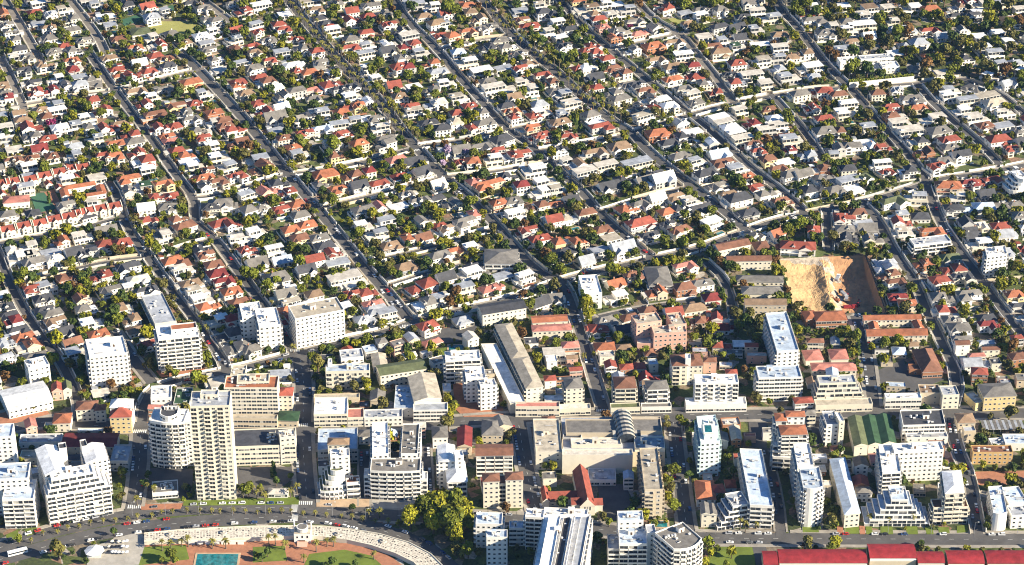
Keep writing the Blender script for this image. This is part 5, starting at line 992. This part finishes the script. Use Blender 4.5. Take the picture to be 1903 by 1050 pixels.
def near_house(p, m=1.0):
    for h in HCELL.get((int(p.x//25), int(p.y//25)), ()):
        v = p-h['p']; u = Vector((cos(h['rz']), sin(h['rz']))); a, b = abs(v.dot(u)), abs(v.dot(Vector((-u.y,u.x))))
        if a < h['w']/2+m and b < 5.6+m: return True
    return False
HCELL = {}
for h in HS:
    i, j = int(h['p'].x//25), int(h['p'].y//25)
    for a in (-1,0,1):
        for b in (-1,0,1): HCELL.setdefault((i+a,j+b), []).append(h)

# ------------------------------------------------------------------ garden walls along the streets
R4 = random.Random(21); walls = []
for run in WALLRUNS:
    i = 0
    while i < len(run)-2:
        k = R4.randint(9, 18); seg = run[i:i+k]; i += k+R4.choice((1,2,2))
        if len(seg) >= 3: walls.append(seg)
walls.sort(key=lambda s: s[0][0].y); SW = MB(); nw = 0
for seg in walls:
    if all(in_foot(s[0], .5) for s in seg): continue
    hgt = R4.uniform(1.5,2.6); c = R4.choice(('white','white','cream','cream','beige','grey','white','white')); mb = MB(); b = seg[0][0]
    pa = [s[0] for s in seg]+[seg[-1][1]]; nn = [s[2] for s in seg]+[seg[-1][2]]
    IN = [p-b for p in pa]; OU = [p-b+n*.3 for p, n in zip(pa, nn)]
    for s in range(len(IN)-1):
        q = [IN[s],IN[s+1],OU[s+1],OU[s]]
        ar = sum(q[e-1].x*q[e].y-q[e].x*q[e-1].y for e in range(4)); q = q if ar > 0 else q[::-1]
        mb.prism(q, 0, hgt, 'wall_'+c)
    for p in (IN[0], IN[-1]): mb.box(p.x-.3,p.x+.3,p.y-.3,p.y+.3,0,hgt+.3,'wall_'+c)
    px = P((pa[0].x,pa[0].y,1)); infr = -5 < px[0] < 1908 and -5 < px[1] < 1055
    if infr and nw < 295:
        nw += 1; o = mb.build('garden_wall', None, (b.x,b.y,0)); tag(o, None, 'garden wall', 'garden walls along the streets', 'thing'); pend(o, (*pa[len(pa)//2],1), c+' garden wall')
    else: SW.add(mb, Matrix.Translation((b.x,b.y,0)))
o = SW.build('distant_garden_walls'); tag(o, 'pale boundary walls lining the far hillside streets', 'garden walls', None, 'stuff')
# ------------------------------------------------------------------ trees
def crown_mb(R, n, leaf, rx=1.0, rz=.8, lobes=7, sz=.17, tall=False):
    mb = MB(); L = []
    for _ in range(lobes):
        a = R.uniform(0,2*pi); q = R.uniform(.15,.62); L.append((Vector((cos(a)*q*rx, sin(a)*q*rx, R.uniform(-.45,.55)*rz)), R.uniform(.32,.52)))
    L.append((Vector((0,0,rz*.35)), .5))
    if tall: L = [(Vector((R.uniform(-.1,.1),R.uniform(-.1,.1),z)), .42*(1-.33*(z+.8))) for z in (-.8,-.5,-.2,.1,.4,.7,1.0,1.3)]
    for i in range(n):
        c, r = R.choice(L); d = Vector((R.gauss(0,1),R.gauss(0,1),R.gauss(0,1))).normalized()
        if d.z < -.5 and R.random() < .6: d.z = -d.z
        p = c+d*r*R.uniform(.72,1.08); nn = (d+Vector((R.gauss(0,.55),R.gauss(0,.55),R.gauss(0,.55)))).normalized()
        u = nn.orthogonal().normalized(); w = nn.cross(u); t = R.uniform(0,pi); u, w = u*cos(t)+w*sin(t), w*cos(t)-u*sin(t); s = sz*R.uniform(.6,1.25)
        mb.face([p-u*s-w*s*.7,p+u*s*.9-w*s,p+u*s+w*s*.7,p-u*s*.8+w*s], leaf)
    return mb
RT = random.Random(31); CROWN = {}
for lf, cnt in (('dark',3),('mid',4),('bright',3),('olive',3),('rust',1),('jac',1),('bloom',1)):
    CROWN[lf] = [crown_mb(RT, 330, 'leaf_'+lf) for _ in range(cnt)]
BIGC = [crown_mb(RT, 1500, 'leaf_bright', 1.0, .75, 13, .085) for _ in range(2)]+[crown_mb(RT, 1100, 'leaf_mid', 1.0, .8, 11, .10) for _ in range(2)]
CYP = [crown_mb(RT, 340, 'leaf_dark', .3, 1, 6, .13, True)]
CME = {}
def cme(mb):
    if id(mb) not in CME: CME[id(mb)] = mb.mesh('crown')
    return CME[id(mb)]
def trunk_mb(R, big=False):
    mb = MB(); mb.tube((0,0,-1.6),(0,.02,-.6),.13,.09,7,'trunk')
    for k in range(4 if big else 3):
        a = 2*pi*k/3+R.uniform(-.5,.5); mb.tube((0,.02,-.65),(cos(a)*.38,sin(a)*.38,.05+R.uniform(-.1,.2)),.07,.025,5,'trunk')
    return mb
TRK = [trunk_mb(RT).mesh('trunk') for _ in range(3)]
ntree = 0
TNAME = dict(dark='dark green round tree', mid='mid green spreading tree', bright='bright yellow green tree', olive='dull olive tree', rust='russet leaved tree', jac='pale purple flowering tree', bloom='magenta flowering shrub')
TREES = []
def add_tree(p, r, lf, kind=None, desc=None):
    """r: crown radius in metres"""
    global ntree
    ntree += 1; mb = RT.choice(kind or CROWN[lf]); sh = RT.uniform(.85,1.15); zz = r*1.35+.4 if not (kind is CYP) else r*.95+.3
    ro = root('tree', (p.x,p.y,0), None, 'tree', 'trees in the gardens and streets', RT.uniform(0,6.28))
    a = link('crown', cme(mb), ro, (0,0,zz), 0, (r, r*RT.uniform(.85,1.1), r*sh)); link('trunk', RT.choice(TRK), ro, (0,0,zz), 0, (r*.8, r*.8, zz/1.6))
    pend(ro, (p.x,p.y,zz), desc or TNAME[lf])
EXPL = ('762 962 20 b,788 948 22 b,815 943 24 b,842 942 24 b,858 962 22 b,835 975 26 b,805 970 20 b,848 988 18 b,'
 '580 665 11 m,583 685 10 m,597 652 12 m,612 650 11 d,643 640 11 m,662 638 10 b,683 635 14 b,712 632 10 o,740 634 14 m,757 650 13 d,733 620 12 o,800 650 13 b,775 645 12 m,760 668 14 d,725 655 11 m,770 612 10 o,800 612 9 m,'
 '617 377 15 m,621 275 18 m,610 290 12 d,703 125 15 m,690 135 12 m,758 146 13 m,781 136 12 m,777 172 10 m,830 26 18 d,846 25 14 m,855 42 11 m,880 218 12 b,874 382 16 d,842 352 12 m,1025 288 12 b,1160 256 13 b,1050 268 8 b,'
 '1272 12 16 b,1063 108 13 m,1045 112 12 d,1008 82 13 d,998 75 12 m,1020 95 11 m,430 130 13 d,333 78 13 d,328 100 10 m,354 172 10 m,1650 86 16 o,1785 86 15 o,1770 75 13 d,1829 130 15 o,1326 12 15 m,1499 16 19 d,1480 18 14 d,1515 28 13 d,1485 30 12 m,1476 72 12 b,'
 '1463 432 15 b,1486 423 17 d,1513 410 13 m,1526 443 11 d,1643 640 14 b,1670 637 13 b,1620 645 9 b,1643 669 12 b,1560 622 11 b,1042 505 15 b,1133 504 15 b,1133 480 13 m,1023 485 15 m,1003 460 12 d,1247 569 13 m,1370 589 15 o,1373 609 13 m,1393 584 13 o,1290 629 12 m,1383 689 10 r,1270 455 13 m,1300 460 12 m,1248 485 12 b,'
 '555 492 15 d,667 438 13 m,690 488 9 d,730 509 12 m,497 535 15 d,512 525 12 m,570 525 13 m,560 540 11 m,833 565 13 r,815 580 9 o,210 438 13 d,220 599 14 m,277 457 13 b,293 469 14 d,127 542 13 d,43 515 16 m,60 520 13 d,100 509 12 d,157 529 13 m,457 512 15 m,473 515 14 d,95 625 10 b,133 572 10 d,167 482 8 d,200 590 10 d,'
 '242 727 11 m,230 733 9 d,211 985 9 d,50 755 9 o,95 745 8 m,62 757 8 o,313 690 12 o,325 695 10 m,513 893 10 d,484 905 9 m,840 759 11 b,833 740 11 b,838 772 10 b,598 724 9 o,630 722 9 o,612 727 8 m,660 720 12 o,680 718 13 b,710 727 11 o,890 819 9 b,950 809 12 o,940 825 9 m,1240 789 10 o,1270 790 12 m,1285 800 10 d,1262 778 10 m,1250 879 16 b,1247 909 14 o,1253 943 16 b,1245 895 11 m,1242 925 12 b,1280 882 10 d,1027 869 12 b,1015 865 9 m,1353 852 11 m,1363 875 10 d,1358 835 9 d,1132 968 9 m,'
 '1320 1025 10 b,1332 1018 9 m,1312 1045 11 b,1360 1027 12 b,1350 1045 9 m,1770 864 9 d,1757 862 8 m,1826 864 10 b,1883 868 10 d,1850 866 7 m,1643 719 10 b,1563 834 9 d,1555 840 8 m,317 1032 14 d,325 1040 10 m,300 1038 8 m,487 1034 10 d,497 1024 9 d,478 1030 8 m,617 1044 11 d,660 1044 8 d,605 1050 9 d,'
 '1103 570 9 d,1085 575 8 o,1330 640 10 d,1345 660 9 m,1395 650 12 d,1410 640 10 d,1400 690 10 m,1430 745 8 m,1470 740 8 o,1395 620 11 o,945 585 9 m,1200 650 9 m,1262 650 10 m,1280 660 8 b,730 320 9 m,745 305 10 m,717 310 9 d,823 305 9 j,830 285 12 j,865 285 9 j,240 150 9 d,250 160 9 m,205 125 11 m,240 105 11 d,35 1000 9 m,'
 '655 940 8 d,275 880 9 d,268 898 10 d,285 905 8 m,350 905 8 d,340 925 7 m,440 905 8 m,1450 760 8 o,1305 735 8 m,1480 715 8 m,1500 745 8 d')
CODE = dict(b='bright', m='mid', d='dark', o='olive', r='rust', j='jac')
for e in EXPL.split(','):
    x, y, r, c = e.split(); x, y, r = float(x), float(y), float(r); big = r >= 18 and y > 900; r = r*1.12 if big else r
    g = G(x, y, 4.5 if not big else 9).xy; s = FPX/((G(x,y).y)*CD+H*SD)
    add_tree(g, r/s*(1.0 if big else .92), CODE[c], BIGC if big else (BIGC[2:] if r >= 14 and c in 'mbd' else None), 'huge rounded bright tree' if big else None)
    TREES.append(g)
lm(810,955,'the big round trees')
for x, y, hh in ((1075,480,9),(1186,535,10),(1082,575,10),(92,378,7),(509,885,8),(1594,660,8),(1470,730,9),(1590,690,7),(1125,470,7)):
    add_tree(G(x,y,0).xy, hh*.62, 'dark', CYP, 'tall dark pointed cypress')
# garden trees between the houses: the nearest stay single trees, the rest one mass
ST = MB(); SB = MB(); lows = []
RR = random.Random(77); cand = []
for _ in range(60000):
    x, y = RR.uniform(-60,1960), RR.uniform(-75,1050)
    if y > 690 and RR.random() < .6: continue
    p = G(x,y,0).xy; cand.append((p, x, y))
tc = {}
def tnear(p, r):
    i, j = int(p.x//12), int(p.y//12)
    return any((q-p).length < r for a in (-1,0,1) for b in (-1,0,1) for q in tc.get((i+a,j+b), ()))
for g in TREES: tc.setdefault((int(g.x//12),int(g.y//12)), []).append(g)
final = []
for p, x, y in cand:
    r = RR.choice((1.3,1.6,1.9,2.2,2.6,3.0,3.4,4.0,4.7,5.4)); hill = x > 1560 and y < 180 or y < 25
    if hill: r *= 1.3
    if tnear(p, r*.66+.4): continue
    if len(final) > 6500: break
    rd = road_dist(p)[0]
    if rd < (.6 if RR.random() < .22 else 1.0+r*.5) or near_house(p, r*(.3 if hill else .5)) or in_foot(p, r*.7): continue
    if y > 690 and not (rd > 2.5): continue
    final.append((p, r, x, y)); tc.setdefault((int(p.x//12),int(p.y//12)), []).append(p)
final.sort(key=lambda t: -t[1]/ (t[0].y+500))
PALET = ['dark']*6+['mid']*7+['olive']*4+['bright']*4+['rust']
for p, r, x, y in final:
    lf = RR.choice(PALET); 
    if RR.random() < .001: lf = 'bloom'
    if ntree < 296 and 0 < x < 1903 and 0 < y < 1050: add_tree(p, r, lf)
    else:
        M = Matrix.Translation((p.x,p.y,r*RR.uniform(.85,1.25))) @ Matrix.Rotation(RR.uniform(0,6.28),4,'Z') @ Matrix.Scale(r,4)
        mb = RR.choice(CROWN[lf]); n = len(mb.f); k = RR.randint(0,40); t = MB()
        t.v = mb.v[:4*(150 if r < 2.6 else 260)]; t.f = mb.f[:len(t.v)//4]; t.m = mb.m[:len(t.f)]
        ST.add(t, M)
o = ST.build('garden_foliage'); tag(o, 'mass of small garden trees and bushes between the houses', 'trees', None, 'stuff')
print('trees', ntree, 'mass', len(final))

# ------------------------------------------------------------------ palms
def palm_crown(R):
    mb = MB()
    for k in range(19):
        a = 2*pi*k/19+R.uniform(-.2,.2); el = R.choice((.9,.55,.25,.0,-.35))+R.uniform(-.15,.15); d = Vector((cos(a),sin(a),0)); s = Vector((-sin(a),cos(a),0)); pr = []
        for t in (0,.35,.7,1.0): pr.append(d*(t*cos(el)*1.0)+Vector((0,0,t*sin(el)-t*t*.55)))
        for i, (w0,w1) in enumerate(((.05,.15),(.15,.12),(.12,.02))):
            mb.face([pr[i]-s*w0+Vector((0,0,-w0*.5)),pr[i],pr[i+1],pr[i+1]-s*w1+Vector((0,0,-w1*.5))],'frond'); mb.face([pr[i],pr[i]+s*w0+Vector((0,0,-w0*.5)),pr[i+1]+s*w1+Vector((0,0,-w1*.5)),pr[i+1]],'frond')
    return mb
PC = [palm_crown(RT).mesh('crown') for _ in range(4)]
def ptr(): 
    mb = MB(); mb.tube((0,0,0),(.01,0,.3),.55,.36,8,'palm_trunk'); mb.tube((.01,0,.3),(.0,.02,.92),.36,.30,8,'palm_trunk'); mb.tube((0,.02,.92),(0,.02,1),.5,.35,8,'palm_trunk'); return mb
PT = ptr().mesh('trunk'); npalm = 0
def palm(p, h, cr, desc, z=0):
    global npalm; npalm += 1
    r = root('palm_tree', (p.x,p.y,z), None, 'palm tree', 'palms along the streets and seafront', RT.uniform(0,6.28))
    link('trunk', PT, r, (0,0,0), 0, (.9,.9,h)); link('crown', RT.choice(PC), r, (0,0,h), 0, (cr,cr,cr)); pend(r, (p.x,p.y,h), desc)
def avenue(i, y0, y1, side, step, off=1.2, hr=(8,11.5)):
    d, hw = RW[i][0], RW[i][1]; rs = resample(d, step)
    for a, b in zip(rs, rs[1:]):
        t = (b-a).normalized(); n = Vector((-t.y,t.x))
        for s in side:
            p = a+n*s*(hw+off); q = P((p.x,p.y,0))
            if y0 < q[1] < y1 and road_dist(p, i)[0] > .5 and RT.random() < .88: palm(p, RT.uniform(*hr), RT.uniform(2.3,3.0), 'tall thin avenue palm')
AV = [i for i, r in enumerate(ROADS) if r[0].startswith('520,-20') or r[0].startswith('885,-15')]
avenue(AV[0], 0, 268, (1,-1), 8.5); avenue(AV[1], 0, 235, (1,-1), 9.5); 
for x in range(38, 760, 22):
    y = (1009 if x < 80 else 0) or (996-(x-80)*.2 if x < 200 else 972-(x-200)*.12 if x < 290 else 955 if x < 560 else 957+(x-560)*.1)
    palm(G(x+RT.uniform(-4,4), y+RT.uniform(-1,1)).xy, RT.uniform(2.6,4.2), RT.uniform(1.7,2.2), 'short median palm')
for s in ('345 915,288 925,275 912,486 920,492 932,478 928,452 925,470 918,540 925,552 918,400 920,1616 972,1650 974,1697 974,1732 970,1876 972,1842 962,1835 975,302 1024,318 1022,338 1016,350 1016,500 1014,512 1014,530 1022,608 1016,620 1016,588 1026,695 1040,565 1046,685 962,705 962,860 1038,858 1020,1005 868,1012 872,1170 672,1085 673,1413 547,1300 455,1345 500,1055 440,1330 655,1328 670,1350 735,1238 790,1290 905,1300 420,310 430,262 425,270 415,285 440,190 565,177 550,385 620,497 560,505 572,650 690,545 655,605 480,680 475,720 505,1275 440,1290 435,1250 442,1145 480,1175 500,1390 860,1500 920,1405 982,1460 700,255 940,1385 990,1375 985,155 890,150 742,395 1020,420 1020,1100 580'.split(',')):
    x, y = map(float, s.split()); palm(G(x,y).xy, RT.uniform(5.5,8.5) if y > 700 else RT.uniform(5,8), RT.uniform(2.4,3.3), 'full date palm')
print('palms', npalm)

# ------------------------------------------------------------------ cars, buses, lamps, site machines
def car_mb(kind, paint):
    b, g = MB(), MB(); L, Wd = (4.2,1.75)
    prof = {'hatch':[(-2.1,.35),(2.1,.35),(2.12,.75),(1.95,.95),(1.0,1.0),(-1.75,1.05),(-2.05,.9)],'sedan':[(-2.2,.35),(2.2,.35),(2.22,.75),(2.0,.9),(1.05,.98),(-1.5,1.0),(-2.2,.92)],'suv':[(-2.2,.4),(2.2,.4),(2.2,.95),(2.0,1.1),(1.1,1.15),(-2.1,1.2),(-2.2,1.0)]}[kind]
    cab = {'hatch':[(1.0,1.0),(.35,1.42),(-1.35,1.45),(-1.8,1.05)],'sedan':[(1.05,.98),(.4,1.4),(-.9,1.42),(-1.5,1.0)],'suv':[(1.1,1.15),(.5,1.68),(-1.95,1.7),(-2.1,1.2)]}[kind]
    def ext(mb, pr, w0, w1, m, mtop=None):
        n = len(pr); A = [(x,-w0 if i in (0,n-1) or w0 == w1 else -w1,z) for i,(x,z) in enumerate(pr)]; B_ = [(x,-y,z) for x,y,z in A]
        mb.face(A, m); mb.face(B_[::-1], m)
        for i in range(n):
            j = (i+1) % n; mb.face([A[j],A[i],B_[i],B_[j]], m)
    ext(b, prof, .87, .87, 'paint_'+paint); ext(g, cab, .82, .68, 'glass')
    z = cab[1][1]+.015; b.face([(cab[1][0]-.05,-.66,z),(cab[1][0]-.05,.66,z),(cab[2][0]+.05,.66,z+.02),(cab[2][0]+.05,-.66,z+.02)][::-1], 'paint_'+paint)
    return b, g
wh = MB(); wh.tube((0,-.1,0),(0,.1,0),.32,.32,10,'tyre'); wh.face([(.32*cos(2*pi*i/10),-.1,.32*sin(2*pi*i/10)) for i in range(10)],'steel'); WH = wh.mesh('wheel')
CARS = {}
RC = random.Random(9); ncar = 0; CAP = 205
def car(p, rz, desc_where, paint=None, z=.25):
    global ncar
    if ncar >= CAP: return
    ncar += 1; paint = paint or RC.choice(('white','white','white','white','silver','silver','black','grey','blue','red')); kind = RC.choice(('hatch','hatch','sedan','suv')); k = (kind, paint)
    if k not in CARS: b, g = car_mb(kind, paint); CARS[k] = (b.mesh('body'), g.mesh('glazing'))
    r = root('parked_car', (p.x,p.y,z), None, 'car', 'cars parked along the streets', rz)
    link('body', CARS[k][0], r); link('glazing', CARS[k][1], r)
    q = P((p.x,p.y,0))
    if q[1] > 850:
        for x in (-1.3,1.3):
            for y in (-.8,.8): link('wheel', WH, r, (x,y,.32), 0 if y < 0 else pi)
    pend(r, (p.x,p.y,.5), '%s parked %s' % (paint, {'hatch':'hatchback','sedan':'saloon car','suv':'estate car'}[kind]))
def parked(i, y0, y1, x0, x1, sides, dens, step=6.0):
    d, hw = RW[i][0], RW[i][1]; rs = resample(d, step)
    for a, b in zip(rs, rs[1:]):
        t = (b-a).normalized(); n = Vector((-t.y,t.x))
        for s in sides:
            if RC.random() > dens: continue
            p = a+n*s*(hw-1.3); q = P((p.x,p.y,0))
            if y0 < q[1] < y1 and x0 < q[0] < x1 and road_dist(p, i)[0] > 3: car(p, atan2(t.y,t.x)+(pi if s > 0 else 0), '', z=.03+.003*i+.0)
parked(1, 900, 1050, 0, 840, (1,-1), .6); parked(2, 900, 1050, 0, 960, (1,), .62); parked(2, 900, 1050, 0, 560, (-1,), .35); parked(2, 985, 1010, 1300, 1903, (1,-1), .45)
IDX = {r[0][:8]: i for i, r in enumerate(ROADS)}
for i in range(25, 32): parked(i, 690, 960, 0, 1903, (1,-1), .33)
parked(21, 740, 1000, 1500, 1903, (1,-1), .45); parked(23, 560, 770, 1500, 1903, (1,-1), .5); parked(33, 560, 720, 0, 400, (1,-1), .6); parked(0, 740, 800, 0, 1903, (1,-1), .25)
for px, py, nx, ny, dx, dy, a in ((275,880,4,1,9,0,1.4),(440,885,5,2,10,12,1.5),(505,880,4,2,10,11,1.5),(345,890,2,3,8,10,.2),(1826,893,9,1,8,0,1.5),(1850,885,6,1,8,0,1.5),(1700,685,2,1,10,0,.2),(100,1030,9,1,13,-3,.3),(80,1046,9,1,13,-2,.3),(515,790,2,1,10,0,.2),(1520,790,2,3,9,10,1.6),(1405,800,2,3,9,9,1.5),(860,752,2,1,9,2,1.5),(850,640,1,2,4,5,0),(1005,650,2,2,10,8,.4)):
    for i in range(nx):
        for j in range(ny):
            if RC.random() < .72: car(G(px+dx*i, py+dy*j).xy, a+RC.uniform(-.05,.05), '', z=.3)
CAP = 298
for i in (34,4,5,7,12,13,14,18,3,21): parked(i, 330, 770, 0, 1903, (1,-1), .13)
print('cars', ncar)
def bus(px, py, rz, lab):
    c = G(px,py); r = root('bus', (c.x,c.y,.2), lab, 'bus', None, rz); b = MB(); b.box(-6,6,-1.25,1.25,.4,3.1,'paint_white'); b.build('body', r)
    g = MB(); g.box(-5.8,5.4,-1.28,1.28,1.5,2.5,'glass'); g.box(5.4,6.03,-1.15,1.15,1.4,2.7,'glass'); g.build('glazing', r)
    for x in (-3.8,4):
        for y in (-1.15,1.15): link('wheel', WH, r, (x,y,.5), 0 if y < 0 else pi, (1.5,1.5,1.5))
bus(33,1030,.42,'white bus on the beach road near the bottom left corner')
def lamp(px, py, h, road=None):
    c = G(px,py); r = root('street_lamp', (c.x,c.y,0), None, 'street lamp', 'street lamps along the roads'); m = MB(); m.tube((0,0,0),(0,0,h),.13,.07,6,'steel'); m.tube((0,0,h),(1.6,0,h+.3),.06,.05,5,'steel'); m.build('pole', r)
    m = MB(); m.box(1.4,2.4,-.2,.2,h+.2,h+.4,'frame',bottom=True); m.build('lamp_head', r); pend(r, (c.x,c.y,h), 'thin grey street lamp')
for x in range(60, 760, 62): lamp(x, 1006-.3*x if x < 200 else 958 if x < 640 else 970, 10)
for x in range(1330, 1900, 80): lamp(x, 993, 9)
for i in (4,5,7,12,13,14,15,18,21,34):
    for a in resample(RW[i][0], 42)[1:]:
        q = P((a.x,a.y,0))
        if 60 < q[1] < 760 and 5 < q[0] < 1898:
            n = Vector((1,0))*(RW[i][1]+1); w = P((a.x+n.x,a.y,0)); lamp(w[0], w[1], 8.5)
def excavator(px, py, z, rz, lab, col):
    c = G(px,py,z); r = root('excavator', (c.x,c.y,z), lab, 'excavator', None, rz)
    for y in (-1.2,1.2): b = MB(); b.box(-2,2,y-.35,y+.35,0,.9,'tyre'); b.build('track', r)
    b = MB(); b.box(-1.9,1.3,-1.3,1.3,1,2.2,col); b.box(.1,1.4,-1.3,-.2,2.2,3.3,'glass',col); b.build('cab', r)
    b = MB(); b.tube((1.2,.4,1.8),(4,.4,4.6),.3,.25,6,col); b.tube((4,.4,4.6),(6,.4,1.9),.22,.18,6,col); b.build('boom', r); b = MB(); b.box(5.4,6.4,-.2,1,.9,1.9,'steel',bottom=True); b.build('bucket', r)
def truck(px, py, z, rz, lab, col, load):
    c = G(px,py,z); r = root('tipper_truck', (c.x,c.y,z), lab, 'truck', None, rz); b = MB(); b.box(2,4,-1.25,1.25,.6,3,col); b.build('cab', r); b = MB(); b.box(-4.2,1.8,-1.25,1.25,1.1,2.7,load); b.build('tipper_body', r)
    g = MB(); g.box(3.2,4.03,-1.1,1.1,1.8,2.7,'glass'); g.build('windscreen', r)
    for x in (-3,-1.8,3):
        for y in (-1.15,1.15): link('wheel', WH, r, (x,y,.5), 0 if y < 0 else pi, (1.5,1.5,1.5))
excavator(1555,560,-5.5,2.6,'yellow excavator on the floor of the sandy pit','roof_o'); excavator(1592,570,-8.8,1.0,'red excavator in the shaded half of the pit','roof_q')
truck(1578,574,-8.6,.1,'bright red tipper truck parked in the pit','roof_q','roof_q'); truck(1566,548,-6.5,2.0,'dark tipper truck near the red truck in the pit','paint_black','steel'); truck(1573,556,-7.5,1.4,'red and grey tipper truck uphill in the pit','roof_q','steel')
# café canopy, tables under umbrellas on the plaza
c = G(176,1030); r = root('marquee', (c.x,c.y,.3), 'white pointed marquee on the plaza', 'marquee'); m = MB(); m.box(-4,4,-4,4,0,2.6,'frame'); m.build('side_panel', r); m = MB(); m.tube((0,0,2.6),(0,0,5),6.2,.1,8,'paint_white'); m.build('canopy', r)
for i in range(18):
    c = G(203+(i % 6)*6.4+RC.uniform(-1.5,1.5), 1011+(i//6)*10+RC.uniform(-1,1)); r = root('parasol', (c.x,c.y,.3), None, 'parasol', 'cafe parasols on the plaza'); col = RC.choice(('paint_white','paint_black','paint_white','wall_cream'))
    m = MB(); m.tube((0,0,0),(0,0,2.4),.06,.05,5,'steel'); m.build('pole', r); m = MB(); m.tube((0,0,2.1),(0,0,2.8),1.4,.05,8,col); m.build('canopy', r); pend(r, (c.x,c.y,2), {'paint_white':'white','paint_black':'black','wall_cream':'cream'}[col]+' cafe parasol')
lm(215,1018,'the cafe plaza')
# garden pools
k = 0; RP = random.Random(4)
for h in HS:
    if RP.random() < .16 and k < 75 and h['v'] not in ('T','S'):
        u = Vector((cos(h['rz']), sin(h['rz']))); p = h['p']-Vector((-u.y,u.x))*10.5+u*RP.uniform(-4,4); q = P((p.x,p.y,0))
        if road_dist(p)[0] > 5 and not near_house(p, 2.5) and not in_foot(p, 2) and 0 < q[0] < 1903 and 0 < q[1] < 760:
            k += 1; r = root('garden_pool', (p.x,p.y,0), None, 'pool', 'swimming pools in gardens', h['rz']); b = MB(); b.box(-4.2,4.2,-2.6,2.6,0,.35,'wall_white','tan_paving'); b.build('surround', r)
            b = MB(); b.face([(-3.2,-1.7,.39),(3.2,-1.7,.39),(3.2,1.7,.39),(-3.2,1.7,.39)],'pool_water'); b.build('water', r); pend(r, (p.x,p.y,0), 'small turquoise garden pool')
truck(1556,520,-5,1.2,'white tipper truck on the sandy ramp of the pit','paint_white','steel')
resolve_labels()
# ------------------------------------------------------------------ thin sea air over the whole scene
hz = MB(); hz.box(-1900,1900,-400,3700,-20,900,'frame',bottom=True); hm = bpy.data.materials.new('haze'); hm.use_nodes = True; n_ = hm.node_tree
n_.nodes.remove(n_.nodes['Principled BSDF']); pvn = n_.nodes.new('ShaderNodeVolumePrincipled'); pvn.inputs['Density'].default_value = 0.000017; pvn.inputs['Color'].default_value = (.34,.58,1,1); pvn.inputs['Anisotropy'].default_value = .2
n_.links.new(pvn.outputs[0], n_.nodes['Material Output'].inputs['Volume'])
MATS['frame_keep'] = MATS['frame']; MATS['frame'] = hm; ho = hz.build('haze'); ho['kind'] = 'stuff'; MATS['frame'] = MATS['frame_keep']
